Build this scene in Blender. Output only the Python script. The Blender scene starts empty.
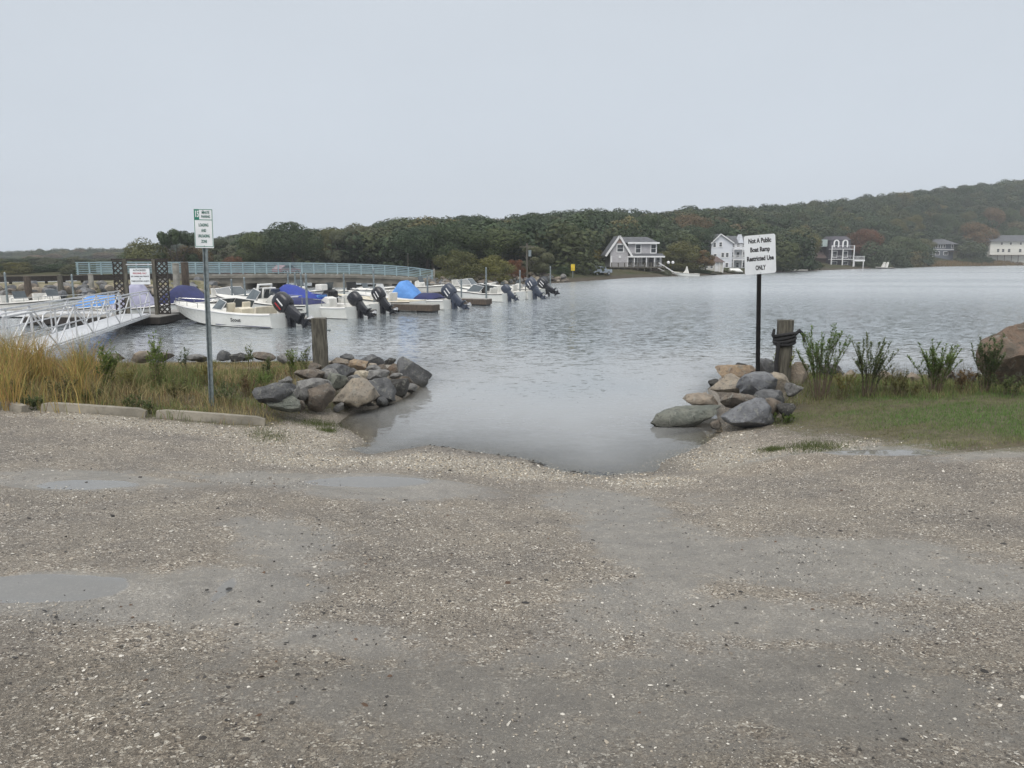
import bpy, bmesh, math, random
import numpy as np
from mathutils import Vector, Matrix, Euler

S = bpy.context.scene
COL = S.collection
R = math.radians
PI = math.pi
rng = np.random.default_rng(7)
random.seed(7)

# ------------------------------------------------------------------ camera maths
F = 768.0
CAM = np.array([0.0, 0.0, 3.2])
YH = 258.0
PITCH = math.atan((384 - YH) / F)
CP, SP = math.cos(PITCH), math.sin(PITCH)

def ray(px, py):
    u = (384 - py) / F
    return np.array([(px - 512) / F, CP + u * SP, -SP + u * CP])

def atz(px, py, z):
    d = ray(px, py)
    t = (z - CAM[2]) / d[2]
    return CAM + d * t

def atD(px, py, D):
    d = ray(px, py)
    return CAM + d * (D / d[1])

# ------------------------------------------------------------------ numpy noise
def _hash(i, j, s):
    h = np.sin(i * 127.1 + j * 311.7 + s * 74.7) * 43758.5453
    return h - np.floor(h)

def vnoise(x, y, s=0):
    xi, yi = np.floor(x), np.floor(y)
    fx, fy = x - xi, y - yi
    fx = fx * fx * (3 - 2 * fx); fy = fy * fy * (3 - 2 * fy)
    a = _hash(xi, yi, s); b = _hash(xi + 1, yi, s); c = _hash(xi, yi + 1, s); d = _hash(xi + 1, yi + 1, s)
    return (a * (1 - fx) + b * fx) * (1 - fy) + (c * (1 - fx) + d * fx) * fy

def fbm(x, y, s=0, o=4):
    t, a, n = 0, .5, 0
    for k in range(o):
        t = t + a * vnoise(x * 2 ** k, y * 2 ** k, s + k * 13); n += a; a *= .5
    return t / n

# ------------------------------------------------------------------ object helpers
def link(o, parent=None):
    COL.objects.link(o)
    if parent is not None:
        o.parent = parent
    return o

def tag(o, label=None, cat=None, group=None, kind=None):
    if label: o['label'] = label
    if cat: o['category'] = cat
    if group: o['group'] = group
    if kind: o['kind'] = kind
    return o

def thing(name, label, cat, loc=(0, 0, 0), rz=0, group=None):
    o = bpy.data.objects.new(name, None)
    o.empty_display_size = .1
    o.location = tuple(float(v) for v in loc); o.rotation_euler = (0, 0, rz)
    link(o)
    return tag(o, label, cat, group)

def dup(root, loc, rz=None, label=None, group=None, scale=None):
    def cp(o, par):
        c = o.copy(); COL.objects.link(c)
        if par is not None:
            c.parent = par
        for ch in o.children:
            cp(ch, c)
        return c
    r = cp(root, None)
    r.location = tuple(float(v) for v in loc)
    if rz is not None: r.rotation_euler = (0, 0, rz)
    if label: r['label'] = label
    if group: r['group'] = group
    if scale is not None: r.scale = scale
    return r

class MB:
    def __init__(s):
        s.v = []; s.f = []; s.m = []
    def add(s, verts, faces, mi=0, M=None):
        b = len(s.v)
        for p in verts:
            p = Vector(p)
            s.v.append(M @ p if M is not None else p)
        for f in faces:
            s.f.append(tuple(b + i for i in f)); s.m.append(mi)
        return s
    def box(s, c, d, rot=None, mi=0, M=None):
        x, y, z = d[0] / 2, d[1] / 2, d[2] / 2
        vs = [Vector(p) for p in ((-x, -y, -z), (x, -y, -z), (x, y, -z), (-x, y, -z), (-x, -y, z), (x, -y, z), (x, y, z), (-x, y, z))]
        T = Matrix.Translation(Vector(c))
        if rot is not None: T = T @ Euler(rot).to_matrix().to_4x4()
        if M is not None: T = M @ T
        return s.add(vs, [(0, 3, 2, 1), (4, 5, 6, 7), (0, 1, 5, 4), (1, 2, 6, 5), (2, 3, 7, 6), (3, 0, 4, 7)], mi, T)
    def loft(s, rings, closed=True, caps=True, mi=0, M=None):
        n = len(rings[0]); vs = [p for r in rings for p in r]; fs = []
        for k in range(len(rings) - 1):
            for i in range(n if closed else n - 1):
                j = (i + 1) % n
                fs.append((k * n + i, k * n + j, (k + 1) * n + j, (k + 1) * n + i))
        if caps and closed:
            fs.append(tuple(range(n - 1, -1, -1)))
            fs.append(tuple((len(rings) - 1) * n + i for i in range(n)))
        return s.add(vs, fs, mi, M)
    def tube(s, pts, r, n=8, mi=0, M=None, caps=True):
        pts = [Vector(p) for p in pts]
        rs = r if isinstance(r, (list, tuple)) else [r] * len(pts)
        rings = []
        prev = None
        for i, p in enumerate(pts):
            t = (pts[min(i + 1, len(pts) - 1)] - pts[max(i - 1, 0)])
            if t.length < 1e-9: t = Vector((0, 0, 1))
            t.normalize()
            if prev is None:
                a = Vector((1, 0, 0)) if abs(t.x) < .8 else Vector((0, 1, 0))
                a = (a - t * a.dot(t)).normalized()
            else:
                a = (prev - t * prev.dot(t))
                a = a.normalized() if a.length > 1e-6 else Vector((1, 0, 0))
            prev = a; b = t.cross(a)
            rings.append([p + (a * math.cos(2 * PI * k / n) + b * math.sin(2 * PI * k / n)) * rs[i] for k in range(n)])
        return s.loft(rings, True, caps, mi, M)
    def bar(s, p, q, w, h, mi=0, M=None):          # square bar between two points
        p, q = Vector(p), Vector(q); t = (q - p); L = t.length; t.normalize()
        up = Vector((0, 0, 1)) if abs(t.z) < .95 else Vector((0, 1, 0))
        a = t.cross(up).normalized(); b = a.cross(t)
        r = lambda c: [c + a * (sx * w / 2) + b * (sy * h / 2) for sx, sy in ((-1, -1), (1, -1), (1, 1), (-1, 1))]
        return s.loft([r(p), r(q)], True, True, mi, M)
    def prism(s, poly, axis, lo, hi, mi=0, M=None):   # poly 2D, extruded along axis
        def P(a, b, c):
            return {'x': (c, a, b), 'y': (a, c, b), 'z': (a, b, c)}[axis]
        return s.loft([[P(a, b, lo) for a, b in poly], [P(a, b, hi) for a, b in poly]], True, True, mi, M)
    def mesh(s, name, mats, smooth=False, bevel=0):
        me = bpy.data.meshes.new(name)
        me.from_pydata([tuple(v) for v in s.v], [], s.f)
        for m in (mats if isinstance(mats, (list, tuple)) else [mats]):
            me.materials.append(m)
        me.polygons.foreach_set('material_index', s.m)
        bm = bmesh.new(); bm.from_mesh(me)
        bmesh.ops.recalc_face_normals(bm, faces=bm.faces)
        if bevel:
            bmesh.ops.bevel(bm, geom=[e for e in bm.edges if len(e.link_faces) == 2 and e.calc_face_angle(0) > .6], offset=bevel, segments=2, affect='EDGES', profile=.6)
        bm.to_mesh(me); bm.free()
        if smooth:
            me.polygons.foreach_set('use_smooth', [True] * len(me.polygons))
            try: me.set_sharp_from_angle(angle=R(40))
            except Exception: pass
        me.update()
        return me
    def build(s, name, mats, parent=None, smooth=False, bevel=0, loc=None, rot=None):
        o = bpy.data.objects.new(name, s.mesh(name, mats, smooth, bevel))
        link(o, parent)
        if loc is not None: o.location = tuple(float(v) for v in loc)
        if rot is not None: o.rotation_euler = rot
        return o

def np_mesh(name, V, Fc, mats):
    V = np.asarray(V, dtype=np.float32).reshape(-1, 3)
    Fc = np.asarray(Fc, dtype=np.int32)
    k = Fc.shape[1]
    me = bpy.data.meshes.new(name)
    me.vertices.add(len(V)); me.vertices.foreach_set('co', V.ravel())
    me.loops.add(Fc.size); me.loops.foreach_set('vertex_index', Fc.ravel())
    me.polygons.add(len(Fc))
    me.polygons.foreach_set('loop_start', np.arange(0, Fc.size, k, dtype=np.int32))
    try: me.polygons.foreach_set('loop_total', np.full(len(Fc), k, dtype=np.int32))
    except Exception: pass
    me.update(calc_edges=True)
    for m in (mats if isinstance(mats, (list, tuple)) else [mats]):
        me.materials.append(m)
    return me

def fattr(me, name, arr):
    a = me.attributes.new(name, 'FLOAT', 'POINT'); a.data.foreach_set('value', np.asarray(arr, dtype=np.float32).ravel())

def cattr(me, name, arr):
    arr = np.asarray(arr, dtype=np.float32)
    if arr.shape[1] == 3: arr = np.concatenate([arr, np.ones((len(arr), 1), np.float32)], 1)
    a = me.attributes.new(name, 'FLOAT_COLOR', 'POINT'); a.data.foreach_set('color', arr.ravel())

# ------------------------------------------------------------------ materials
class NT:
    def __init__(s, name):
        s.m = bpy.data.materials.new(name); s.m.use_nodes = True
        s.t = s.m.node_tree; s.t.nodes.clear()
        s.out = s.n('ShaderNodeOutputMaterial')
    def n(s, typ, **kw):
        o = s.t.nodes.new(typ)
        for k, v in kw.items():
            if k.startswith('i_'):
                key = k[2:]; key = int(key) if key.isdigit() else key.replace('_', ' ')
                s.set(o, key, v)
            else: setattr(o, k, v)
        return o
    def set(s, node, key, v):
        i = node.inputs[key]
        if isinstance(v, bpy.types.NodeSocket): s.t.links.new(v, i)
        elif isinstance(v, bpy.types.Node): s.t.links.new(v.outputs[0], i)
        elif isinstance(v, tuple) and len(v) == 3 and i.type == 'RGBA': i.default_value = (*v, 1)
        else: i.default_value = v
    def noise(s, vec, scale, detail=4, rough=.55, dist=0):
        return s.n('ShaderNodeTexNoise', i_Vector=vec, i_Scale=float(scale), i_Detail=float(detail), i_Roughness=float(rough), i_Distortion=float(dist)).outputs[0]
    def mix(s, fac, a, b, blend='MIX'):
        o = s.n('ShaderNodeMix', data_type='RGBA', blend_type=blend)
        s.set(o, 0, fac); s.set(o, 6, a); s.set(o, 7, b)
        return o.outputs[2]
    def math(s, op, a, b=0.0, clamp=False):
        o = s.n('ShaderNodeMath', operation=op, use_clamp=clamp); s.set(o, 0, a); s.set(o, 1, b)
        return o.outputs[0]
    def ramp(s, fac, lo, hi, a=0.0, b=1.0):
        o = s.n('ShaderNodeMapRange'); s.set(o, 0, fac)
        o.inputs[1].default_value = lo; o.inputs[2].default_value = hi; o.inputs[3].default_value = a; o.inputs[4].default_value = b
        o.interpolation_type = 'SMOOTHSTEP'
        return o.outputs[0]
    def attr(s, name, out=2):
        return s.n('ShaderNodeAttribute', attribute_name=name).outputs[out]
    def bump(s, h, strength, dist, normal=None):
        b = s.n('ShaderNodeBump', i_Height=h, i_Strength=strength, i_Distance=dist)
        if normal is not None: s.set(b, 'Normal', normal)
        return b.outputs[0]
    def bsdf(s, color, rough=.6, metal=0.0, normal=None, spec=.5, **kw):
        b = s.n('ShaderNodeBsdfPrincipled')
        s.set(b, 'Base Color', color); s.set(b, 'Roughness', rough); s.set(b, 'Metallic', metal)
        s.set(b, 'Specular IOR Level', spec)
        if normal is not None: s.set(b, 'Normal', normal)
        for k, v in kw.items(): s.set(b, k.replace('_', ' '), v)
        return b.outputs[0]
    def done(s, sh):
        s.t.links.new(sh, s.out.inputs[0]); return s.m
    def obj(s):
        return s.n('ShaderNodeTexCoord').outputs['Object']

def simple(name, c1, c2=None, scale=4, rough=.6, metal=0.0, bump=.2, bscale=None, bdist=.01, spec=.5, stretch=None, detail=5):
    t = NT(name); v = t.obj()
    if stretch:
        mp = t.n('ShaderNodeMapping', i_Vector=v); mp.inputs['Scale'].default_value = stretch; v = mp.outputs[0]
    c2 = c2 or tuple(x * .72 for x in c1)
    n1 = t.noise(v, scale, detail); f = t.ramp(n1, .35, .65)
    col = t.mix(f, c1, c2)
    n2 = t.noise(v, bscale or scale * 6, 4)
    rr = t.math('ADD', t.math('MULTIPLY', n1, .25), rough - .125, True)
    return t.done(t.bsdf(col, rr, metal, t.bump(n2, bump, bdist), spec))

M = {}
M['white_gel'] = simple('white_gelcoat', (.78, .78, .75), (.68, .68, .64), 1.5, .28, bump=.05)
M['white_deck'] = simple('white_deck', (.72, .71, .67), (.6, .59, .55), 3, .5, bump=.1)
M['cream_deck'] = simple('cream_deck', (.66, .61, .48), (.55, .5, .4), 3, .5, bump=.1)
M['black_cowl'] = simple('black_cowling', (.014, .015, .02), (.022, .023, .028), 3, .25, bump=.03)
M['navy_cowl'] = simple('navy_grey_cowling', (.035, .045, .07), (.05, .06, .085), 3, .3, bump=.03)
M['black'] = simple('black_plastic', (.012, .012, .013), None, 5, .5)
M['red'] = simple('red_paint', (.38, .025, .03), None, 5, .4)
M['blue_cover'] = simple('royal_blue_canvas', (.012, .03, .22), (.016, .04, .28), 3, .7, bump=.5, bscale=7, bdist=.05)
M['navy_cover'] = simple('navy_canvas', (.012, .017, .075), (.018, .024, .1), 3, .75, bump=.5, bscale=6, bdist=.05)
M['light_cover'] = simple('light_blue_canvas', (.1, .27, .62), (.08, .22, .52), 3, .7, bump=.5, bscale=7, bdist=.05)
M['grey_cover'] = simple('lilac_grey_canvas', (.34, .34, .45), (.27, .27, .37), 3, .75, bump=.5, bscale=6, bdist=.05)
M['alu'] = simple('weathered_aluminium', (.66, .67, .68), (.54, .55, .57), 6, .5, .45, bump=.1)
M['galv'] = simple('galvanised_steel', (.27, .31, .32), (.18, .21, .22), 14, .5, .55, bump=.15)
M['steel'] = simple('stainless', (.6, .6, .6), None, 6, .25, .9, bump=.02)
M['glass'] = simple('dark_glass', (.025, .03, .035), (.04, .045, .05), 1, .08, bump=.01)
M['screen'] = simple('tinted_windscreen', (.07, .085, .095), (.10, .12, .13), 1, .08, bump=.01)
M['sign_white'] = simple('sign_white', (.74, .76, .78), (.66, .68, .7), 3, .4, bump=.02)
M['sign_green'] = simple('sign_green', (.012, .16, .11), (.015, .19, .13), 3, .4, bump=.02)
M['ink'] = simple('black_ink', (.012, .012, .014), None, 3, .5, bump=.01)
M['ink_green'] = simple('green_ink', (.02, .13, .1), None, 3, .5, bump=.01)
M['ink_red'] = simple('red_ink', (.4, .03, .04), None, 3, .5, bump=.01)
M['blackpost'] = simple('black_painted_post', (.008, .008, .009), (.014, .012, .011), 12, .7, bump=.2, spec=.15)
M['wood_old'] = simple('weathered_grey_timber', (.125, .115, .09), (.058, .053, .042), 5, .85, bump=.8, bscale=14, bdist=.02, stretch=(5, 5, .6))
M['wood_dark'] = simple('dark_wet_timber', (.032, .025, .020), (.016, .013, .011), 5, .75, bump=.6, bscale=12, bdist=.02, stretch=(4, 4, .6))
M['wood_brown'] = simple('brown_timber', (.10, .075, .055), (.055, .042, .034), 5, .8, bump=.6, bscale=12, bdist=.02, stretch=(4, 4, .7))
M['dock_deck'] = simple('dock_decking', (.3, .285, .26), (.22, .21, .19), 3, .8, bump=.4, bscale=9)
M['concrete'] = simple('aged_concrete', (.30, .285, .25), (.19, .18, .155), 2.2, .85, bump=.5, bscale=14, bdist=.02)
M['concrete_stop'] = simple('weathered_concrete', (.29, .262, .212), (.17, .155, .125), 2.6, .85, bump=.7, bscale=30, bdist=.012)
M['bridge_con'] = simple('bridge_concrete', (.225, .205, .17), (.15, .138, .115), .8, .85, bump=.4, bscale=5, bdist=.03)
M['rail_teal'] = simple('pale_teal_paint', (.27, .36, .39), (.21, .29, .32), 2, .55, bump=.1)
M['shingle'] = simple('grey_shingle', (.47, .46, .475), (.38, .37, .385), 2, .85, bump=.6, bscale=8, bdist=.02, stretch=(1, 1, 4))
M['roof_grey'] = simple('grey_roof_shingle', (.10, .105, .115), (.07, .073, .08), 1.5, .85, bump=.5, bscale=8)
M['roof_brown'] = simple('brown_roof_shingle', (.12, .085, .075), (.08, .06, .055), 1.5, .85, bump=.5, bscale=8)
M['house_white'] = simple('white_clapboard', (.66, .68, .72), (.58, .6, .64), .8, .7, bump=.5, bscale=5, stretch=(.3, .3, 6))
M['house_cream'] = simple('cream_clapboard', (.66, .645, .59), (.58, .565, .51), .8, .7, bump=.5, bscale=5, stretch=(.3, .3, 6))
M['house_slate'] = simple('slate_clapboard', (.075, .07, .085), (.05, .048, .06), .8, .75, bump=.5, bscale=5, stretch=(.3, .3, 6))
M['house_blue'] = simple('blue_grey_clapboard', (.12, .135, .16), (.09, .1, .12), .8, .75, bump=.5, bscale=5, stretch=(.3, .3, 6))
M['trim'] = simple('white_trim', (.74, .74, .74), (.66, .66, .66), 1, .6, bump=.05)
M['car_silver'] = simple('silver_car_paint', (.32, .36, .4), (.27, .3, .34), 2, .25, .4, bump=.01)
M['car_red'] = simple('faded_red_car_paint', (.27, .15, .16), None, 2, .3, bump=.01)
M['tyre'] = simple('tyre_rubber', (.014, .014, .014), None, 8, .8)
M['yellow'] = simple('yellow_sign', (.7, .5, .02), None, 2, .5, bump=.01)
M['rope'] = simple('tarred_rope', (.010, .010, .012), (.02, .019, .02), 30, .75, bump=.8, bscale=60, bdist=.01)

def rockmat(name, c1, c2, c3=(.05, .05, .045), scale=2.5, wetdark=True):
    t = NT(name); v = t.obj()
    n1 = t.noise(v, scale, 6, .6, .6); n2 = t.noise(v, scale * 6, 6, .7, .5); n3 = t.noise(v, scale * 26, 4, .7)
    col = t.mix(t.ramp(n1, .40, .58), c1, c2)
    col = t.mix(t.ramp(n2, .52, .64, 0, .8), col, c3)
    lich = t.noise(v, scale * 3.1, 6, .75, .8); col = t.mix(t.ramp(lich, .56, .62, 0, .55), col, (.27, .27, .235))
    col = t.mix(t.ramp(n3, .6, .72, 0, .55), col, tuple(min(.6, x * 1.7) for x in c1))
    geo = t.n('ShaderNodeNewGeometry').outputs['Position']
    z = t.n('ShaderNodeSeparateXYZ', i_0=geo).outputs[2]
    w = t.ramp(t.math('ADD', z, t.math('MULTIPLY', n1, .15)), .12, .3, 1, 0)      # tide-wet band with dark weed
    col = t.mix(t.math('MULTIPLY', w, .75), col, (.028, .027, .02))
    rough = t.math('SUBTRACT', .78, t.math('MULTIPLY', w, .4))
    h = t.math('ADD', n2, t.math('MULTIPLY', n3, .4))
    return t.done(t.bsdf(col, rough, 0.0, t.bump(h, .8, .06)))

RM = {
 'grey': rockmat('grey_granite', (.215, .21, .2), (.135, .132, .128)),
 'slate': rockmat('dark_slate', (.13, .132, .135), (.075, .077, .08), (.10, .10, .10)),
 'beige': rockmat('beige_granite', (.33, .28, .215), (.25, .22, .18), (.13, .115, .095)),
 'brown': rockmat('brown_gneiss', (.165, .135, .105), (.11, .092, .075)),
 'tan': rockmat('tan_stone', (.29, .24, .185), (.20, .17, .135), (.12, .09, .065)),
 'orange': rockmat('orange_stone', (.32, .235, .15), (.22, .165, .115), (.12, .085, .06)),
 'cream': rockmat('cream_stone', (.50, .44, .33), (.38, .33, .25), (.2, .17, .13)),
 'dark': rockmat('dark_wet_stone', (.05, .047, .043), (.03, .03, .028), (.07, .065, .055)),
 'green': rockmat('green_grey_stone', (.17, .175, .145), (.115, .125, .105)),
 'blue': rockmat('blue_grey_stone', (.185, .19, .20), (.13, .135, .145), (.08, .082, .088)),
 'rust': rockmat('rusty_boulder', (.165, .115, .082), (.105, .085, .064), (.06, .052, .042), 1.9),
}

def leafmat(name, c1, c2, rough=.62, trans=0.25):
    t = NT(name)
    tint = t.attr('tint')
    rnd = t.n('ShaderNodeObjectInfo').outputs['Random']
    col = t.mix(tint, c1, c2)
    col = t.mix(1.0, col, t.n('ShaderNodeCombineColor', i_0=t.ramp(rnd, 0, 1, .88, 1.12), i_1=t.ramp(rnd, 0, 1, .94, 1.06), i_2=1.0).outputs[0], 'MULTIPLY')
    b = t.bsdf(col, rough, 0.0, None, .25)
    tr = t.n('ShaderNodeBsdfTranslucent'); t.set(tr, 'Color', col)
    mx = t.n('ShaderNodeMixShader', i_0=.45 if name.startswith('shrub') else trans); t.t.links.new(b, mx.inputs[1]); t.t.links.new(tr.outputs[0], mx.inputs[2])
    return t.done(mx.outputs[0])

LM = {
 'dark': leafmat('foliage_dark_green', (0.026, 0.044, 0.021), (0.065, 0.094, 0.039)),
 'mid': leafmat('foliage_mid_green', (0.042, 0.065, 0.026), (0.101, 0.127, 0.049)),
 'olive': leafmat('foliage_olive', (0.068, 0.073, 0.026), (0.163, 0.153, 0.052)),
 'yellow': leafmat('foliage_yellow_green', (0.098, 0.099, 0.029), (0.227, 0.202, 0.058)),
 'brown': leafmat('foliage_autumn_brown', (0.088, 0.065, 0.034), (0.189, 0.130, 0.062)),
 'rust': leafmat('foliage_rust', (0.107, 0.052, 0.031), (0.215, 0.104, 0.055)),
 'grey': leafmat('foliage_grey_green', (0.062, 0.073, 0.044), (0.137, 0.146, 0.081)),
 'shrub': leafmat('shrub_leaf', (0.072, 0.124, 0.029), (0.202, 0.267, 0.078)),
 'shrub2': leafmat('shrub_leaf_dull', (0.058, 0.085, 0.036), (0.150, 0.182, 0.072)),
 'vine': leafmat('vine_leaf_yellow', (0.130, 0.156, 0.026), (0.286, 0.286, 0.065)),
}
M['bark'] = simple('bark', (.075, .06, .045), (.04, .033, .026), 6, .9, bump=.8, bscale=20, bdist=.02, stretch=(3, 3, .7))
M['stem'] = simple('brown_stem', (.13, .10, .065), (.09, .065, .045), 20, .8)

def colmat(name, rough=.6, spec=.4, trans=0.0):
    t = NT(name); c = t.attr('col', 0)
    b = t.bsdf(c, rough, 0.0, None, spec)
    if trans:
        tr = t.n('ShaderNodeBsdfTranslucent'); t.set(tr, 'Color', c)
        mx = t.n('ShaderNodeMixShader', i_0=trans); t.t.links.new(b, mx.inputs[1]); t.t.links.new(tr.outputs[0], mx.inputs[2]); b = mx.outputs[0]
    return t.done(b)
M['blade'] = colmat('grass_blade', .6, .3, .25)
M['chip'] = colmat('shell_and_pebble', .5, .4)
M['litter'] = colmat('dead_leaf', .6, .4)
M['woods'] = None

# ------------------------------------------------------------------ terrain
edge_px = [  # (px, py, k) outline of the shore at water level; k = slope of the edge that STARTS at the point
 (0, 360, .09), (110, 362, .09), (230, 362, .09), (300, 361, .10), (345, 360, .14), (385, 363, .2), (412, 369, .5), (428, 381, .7),
 (405, 398, .7), (376, 408, .6), (350, 414, .4), (338, 424, .16), (366, 443, .16), (345, 449, .16), (368, 455, .16), (430, 446, .145), (475, 451, .145),
 (532, 460, .145), (562, 471, .145), (601, 475, .145), (657, 471, .145), (662, 463, .145), (700, 448, .2), (724, 432, .6), (714, 410, .7),
 (708, 390, .7), (722, 376, .4), (765, 370, .2), (820, 373, .12), (900, 375, .12), (960, 374, .12), (1024, 371, .12)]
poly = [(-90.0, 24.0, .09)] + [(*atz(x, y, 0)[:2], k) for x, y, k in edge_px] + [(60.0, 22.0, .12), (110.0, 20.0, .12), (110.0, -60.0, .5), (-90.0, -60.0, .5)]
PX = np.array([p[0] for p in poly]); PY = np.array([p[1] for p in poly]); PK = np.array([p[2] for p in poly])

def ground(x, y):
    x = np.asarray(x, dtype=float); y = np.asarray(y, dtype=float)
    ins = np.zeros(x.shape, bool); md = np.full(x.shape, 1e9); mdo = np.full(x.shape, 1e9)
    n = len(PX)
    for i in range(n):
        x1, y1, x2, y2 = PX[i], PY[i], PX[(i + 1) % n], PY[(i + 1) % n]
        c = ((y1 > y) != (y2 > y)) & (x < (x2 - x1) * (y - y1) / (y2 - y1 + 1e-12) + x1)
        ins ^= c
        dx, dy = x2 - x1, y2 - y1
        t = np.clip(((x - x1) * dx + (y - y1) * dy) / (dx * dx + dy * dy), 0, 1)
        d = np.hypot(x - x1 - t * dx, y - y1 - t * dy)
        md = np.minimum(md, d * PK[i]); mdo = np.minimum(mdo, d * max(PK[i] * .8, .13))
    base = np.maximum(.66, 1.62 - .072 * np.maximum(y, -3)) + .12 * np.clip((x - 2.5) / 3, 0, 1) * np.clip((y - 5) / 4, 0, 1)
    k = 7.0
    z = -np.log(np.exp(-md * k) + np.exp(-base * k)) / k + .0
    z = z + np.log(1 + np.exp(-base * k)) / k * 1.0
    z = np.where(ins, z, -np.minimum(mdo, 2.2))
    und = (fbm(x * .8, y * .8, 3, 3) - .5) * .09 + (fbm(x * 3.1, y * 3.1, 9, 3) - .5) * .028
    return z + und * np.clip(np.abs(z) * 4, .35, 1)

def G(px, py):
    d = ray(px, py); t = np.linspace(1.0, 60, 3000)
    x = CAM[0] + d[0] * t; y = CAM[1] + d[1] * t; z = CAM[2] + d[2] * t
    h = np.maximum(ground(x, y), 0)
    i = int(np.argmax(z <= h))
    return np.array([x[i], y[i], h[i]])

def gz(x, y): return float(ground(np.array([x]), np.array([y]))[0])

def inpoly(x, y, P):
    ins = np.zeros(np.shape(x), bool); n = len(P)
    for i in range(n):
        x1, y1 = P[i]; x2, y2 = P[(i + 1) % n]
        ins ^= ((y1 > y) != (y2 > y)) & (x < (x2 - x1) * (y - y1) / (y2 - y1 + 1e-12) + x1)
    return ins

def softpoly(x, y, P, w):   # signed distance to polygon -> 0..1
    n = len(P); md = np.full(np.shape(x), 1e9)
    for i in range(n):
        x1, y1 = P[i]; x2, y2 = P[(i + 1) % n]; dx, dy = x2 - x1, y2 - y1
        t = np.clip(((x - x1) * dx + (y - y1) * dy) / (dx * dx + dy * dy + 1e-12), 0, 1)
        md = np.minimum(md, np.hypot(x - x1 - t * dx, y - y1 - t * dy))
    sd = np.where(inpoly(x, y, P), md, -md)
    return np.clip(sd / w * .5 + .5, 0, 1)

LG = [tuple(G(*p)[:2]) for p in [(-200, 392), (0, 397), (40, 409), (160, 420), (262, 428), (300, 414), (345, 413)]]
LG += [tuple(atz(*p, 0)[:2]) for p in [(336, 372), (300, 362), (110, 363), (0, 361)]] + [(-60, 24.5), (-60, 13)]
RG = [tuple(G(*p)[:2]) for p in [(1300, 472), (1024, 452), (900, 446), (836, 438), (790, 432), (770, 424), (785, 400)]]
RG += [tuple(atz(*p, 0)[:2]) for p in [(790, 373), (900, 376), (1024, 372)]] + [(50, 22), (50, 8)]

# wet compact strips / puddles on the lot: world-space ellipses (centre, radii, angle)
def ell(px, py, rx, ry, w=1.0, ang=0.0):
    c = G(px, py); a = G(px, py - ry); b = G(px, py + ry)
    return (c[0], c[1], rx * c[1] / F, abs(a[1] - b[1]) / 2, w, ang)
WET = [ell(90, 480, 90, 9), ell(290, 478, 120, 8, .8), ell(385, 487, 90, 14), ell(280, 540, 90, 25, .9), ell(190, 590, 130, 35, .8), ell(610, 505, 60, 16), ell(660, 545, 80, 30),
       ell(800, 560, 170, 26, .9), ell(950, 580, 130, 22, .8), ell(850, 452, 110, 5, .9), ell(990, 455, 80, 6, .9), ell(720, 500, 60, 10, .8), ell(50, 590, 90, 22), ell(560, 700, 420, 70, .6), ell(200, 690, 220, 50, .45), ell(820, 690, 260, 60, .6), ell(620, 600, 110, 40, .6), ell(450, 640, 130, 30, .35)]
WET += [ell(480 - 280 * q, 492 + 130 * q, 60 + 40 * q, 9 + 10 * q, .75) for q in (.15, .35, .55, .75, .95)] + [ell(560 + 120 * q, 492 + 110 * q, 34 + 30 * q, 10 + 8 * q, .75) for q in (.1, .35, .6, .9)] + [ell(330, 640, 120, 24, .7), ell(760, 620, 150, 26, .7)]
PUD = [ell(40, 587, 95, 13), ell(225, 588, 12, 16, .6), ell(85, 484, 60, 4, .75), ell(370, 481, 70, 5, .8), ell(900, 452, 90, 3.2, .8)]
DRY = [ell(450, 545, 110, 40), ell(420, 590, 90, 30, .7), ell(870, 490, 170, 28), ell(110, 540, 130, 20), ell(60, 650, 70, 20, .5), ell(240, 460, 140, 10, .7)]
SHL = [ell(300, 440, 60, 14), ell(500, 468, 130, 9), ell(330, 462, 90, 7), ell(720, 455, 60, 15), ell(720, 435, 30, 10), ell(820, 447, 80, 6, .8), ell(150, 425, 150, 8, .8), ell(420, 460, 60, 8), ell(650, 482, 50, 6)]

def field(x, y, L):
    o = np.zeros(np.shape(x))
    for cx, cy, rx, ry, w, a in L:
        o = np.maximum(o, w * np.exp(-(((x - cx) / rx) ** 2 + ((y - cy) / ry) ** 2) ** 1.3 * .7))
    return o

def gridmesh(xs, ys):
    X, Y = np.meshgrid(xs, ys)
    nx, ny = len(xs), len(ys)
    i = np.arange(nx * ny).reshape(ny, nx)
    Fc = np.stack([i[:-1, :-1], i[:-1, 1:], i[1:, 1:], i[1:, :-1]], -1).reshape(-1, 4)
    return X.ravel(), Y.ravel(), Fc

xs = np.concatenate([np.arange(-80, -16, 2.0), np.arange(-16, -9, .16), np.arange(-9, 9.5, .05), np.arange(9.5, 16, .16), np.arange(16, 90, 2.0)])
ys = np.concatenate([np.arange(-40, 0, 1.5), np.arange(0, 2, .12), np.arange(2, 15.5, .05), np.arange(15.5, 28, .18), np.arange(28, 40, 1.0)])
gx, gy, gf = gridmesh(xs, ys)
gh = ground(gx, gy)
pud = field(gx, gy, PUD); wet = np.clip(field(gx, gy, WET) - .8 * field(gx, gy, DRY), 0, 1)
nz = fbm(gx * 2.2, gy * 4.5, 21, 4)
gh = gh + (fbm(gx * 9, gy * 9, 31, 3) - .5) * .012 * (1 - pud)
for cx, cy, rx, ry, w_, a_ in PUD:      # standing water lies level
    q = np.clip(np.exp(-(((gx - cx) / rx) ** 2 + ((gy - cy) / ry) ** 2) ** 1.3 * .35) * 1.25, 0, 1)
    gh = gh * (1 - q) + (gz(cx, cy) - .01) * q
wet_view_dark_m = field(gx, gy, [ell(480, 735, 620, 90), ell(120, 700, 260, 70, .8), ell(900, 690, 260, 60, .8)])
grassm = np.maximum(softpoly(gx, gy, LG, .7), softpoly(gx, gy, RG, 1.3))
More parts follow.
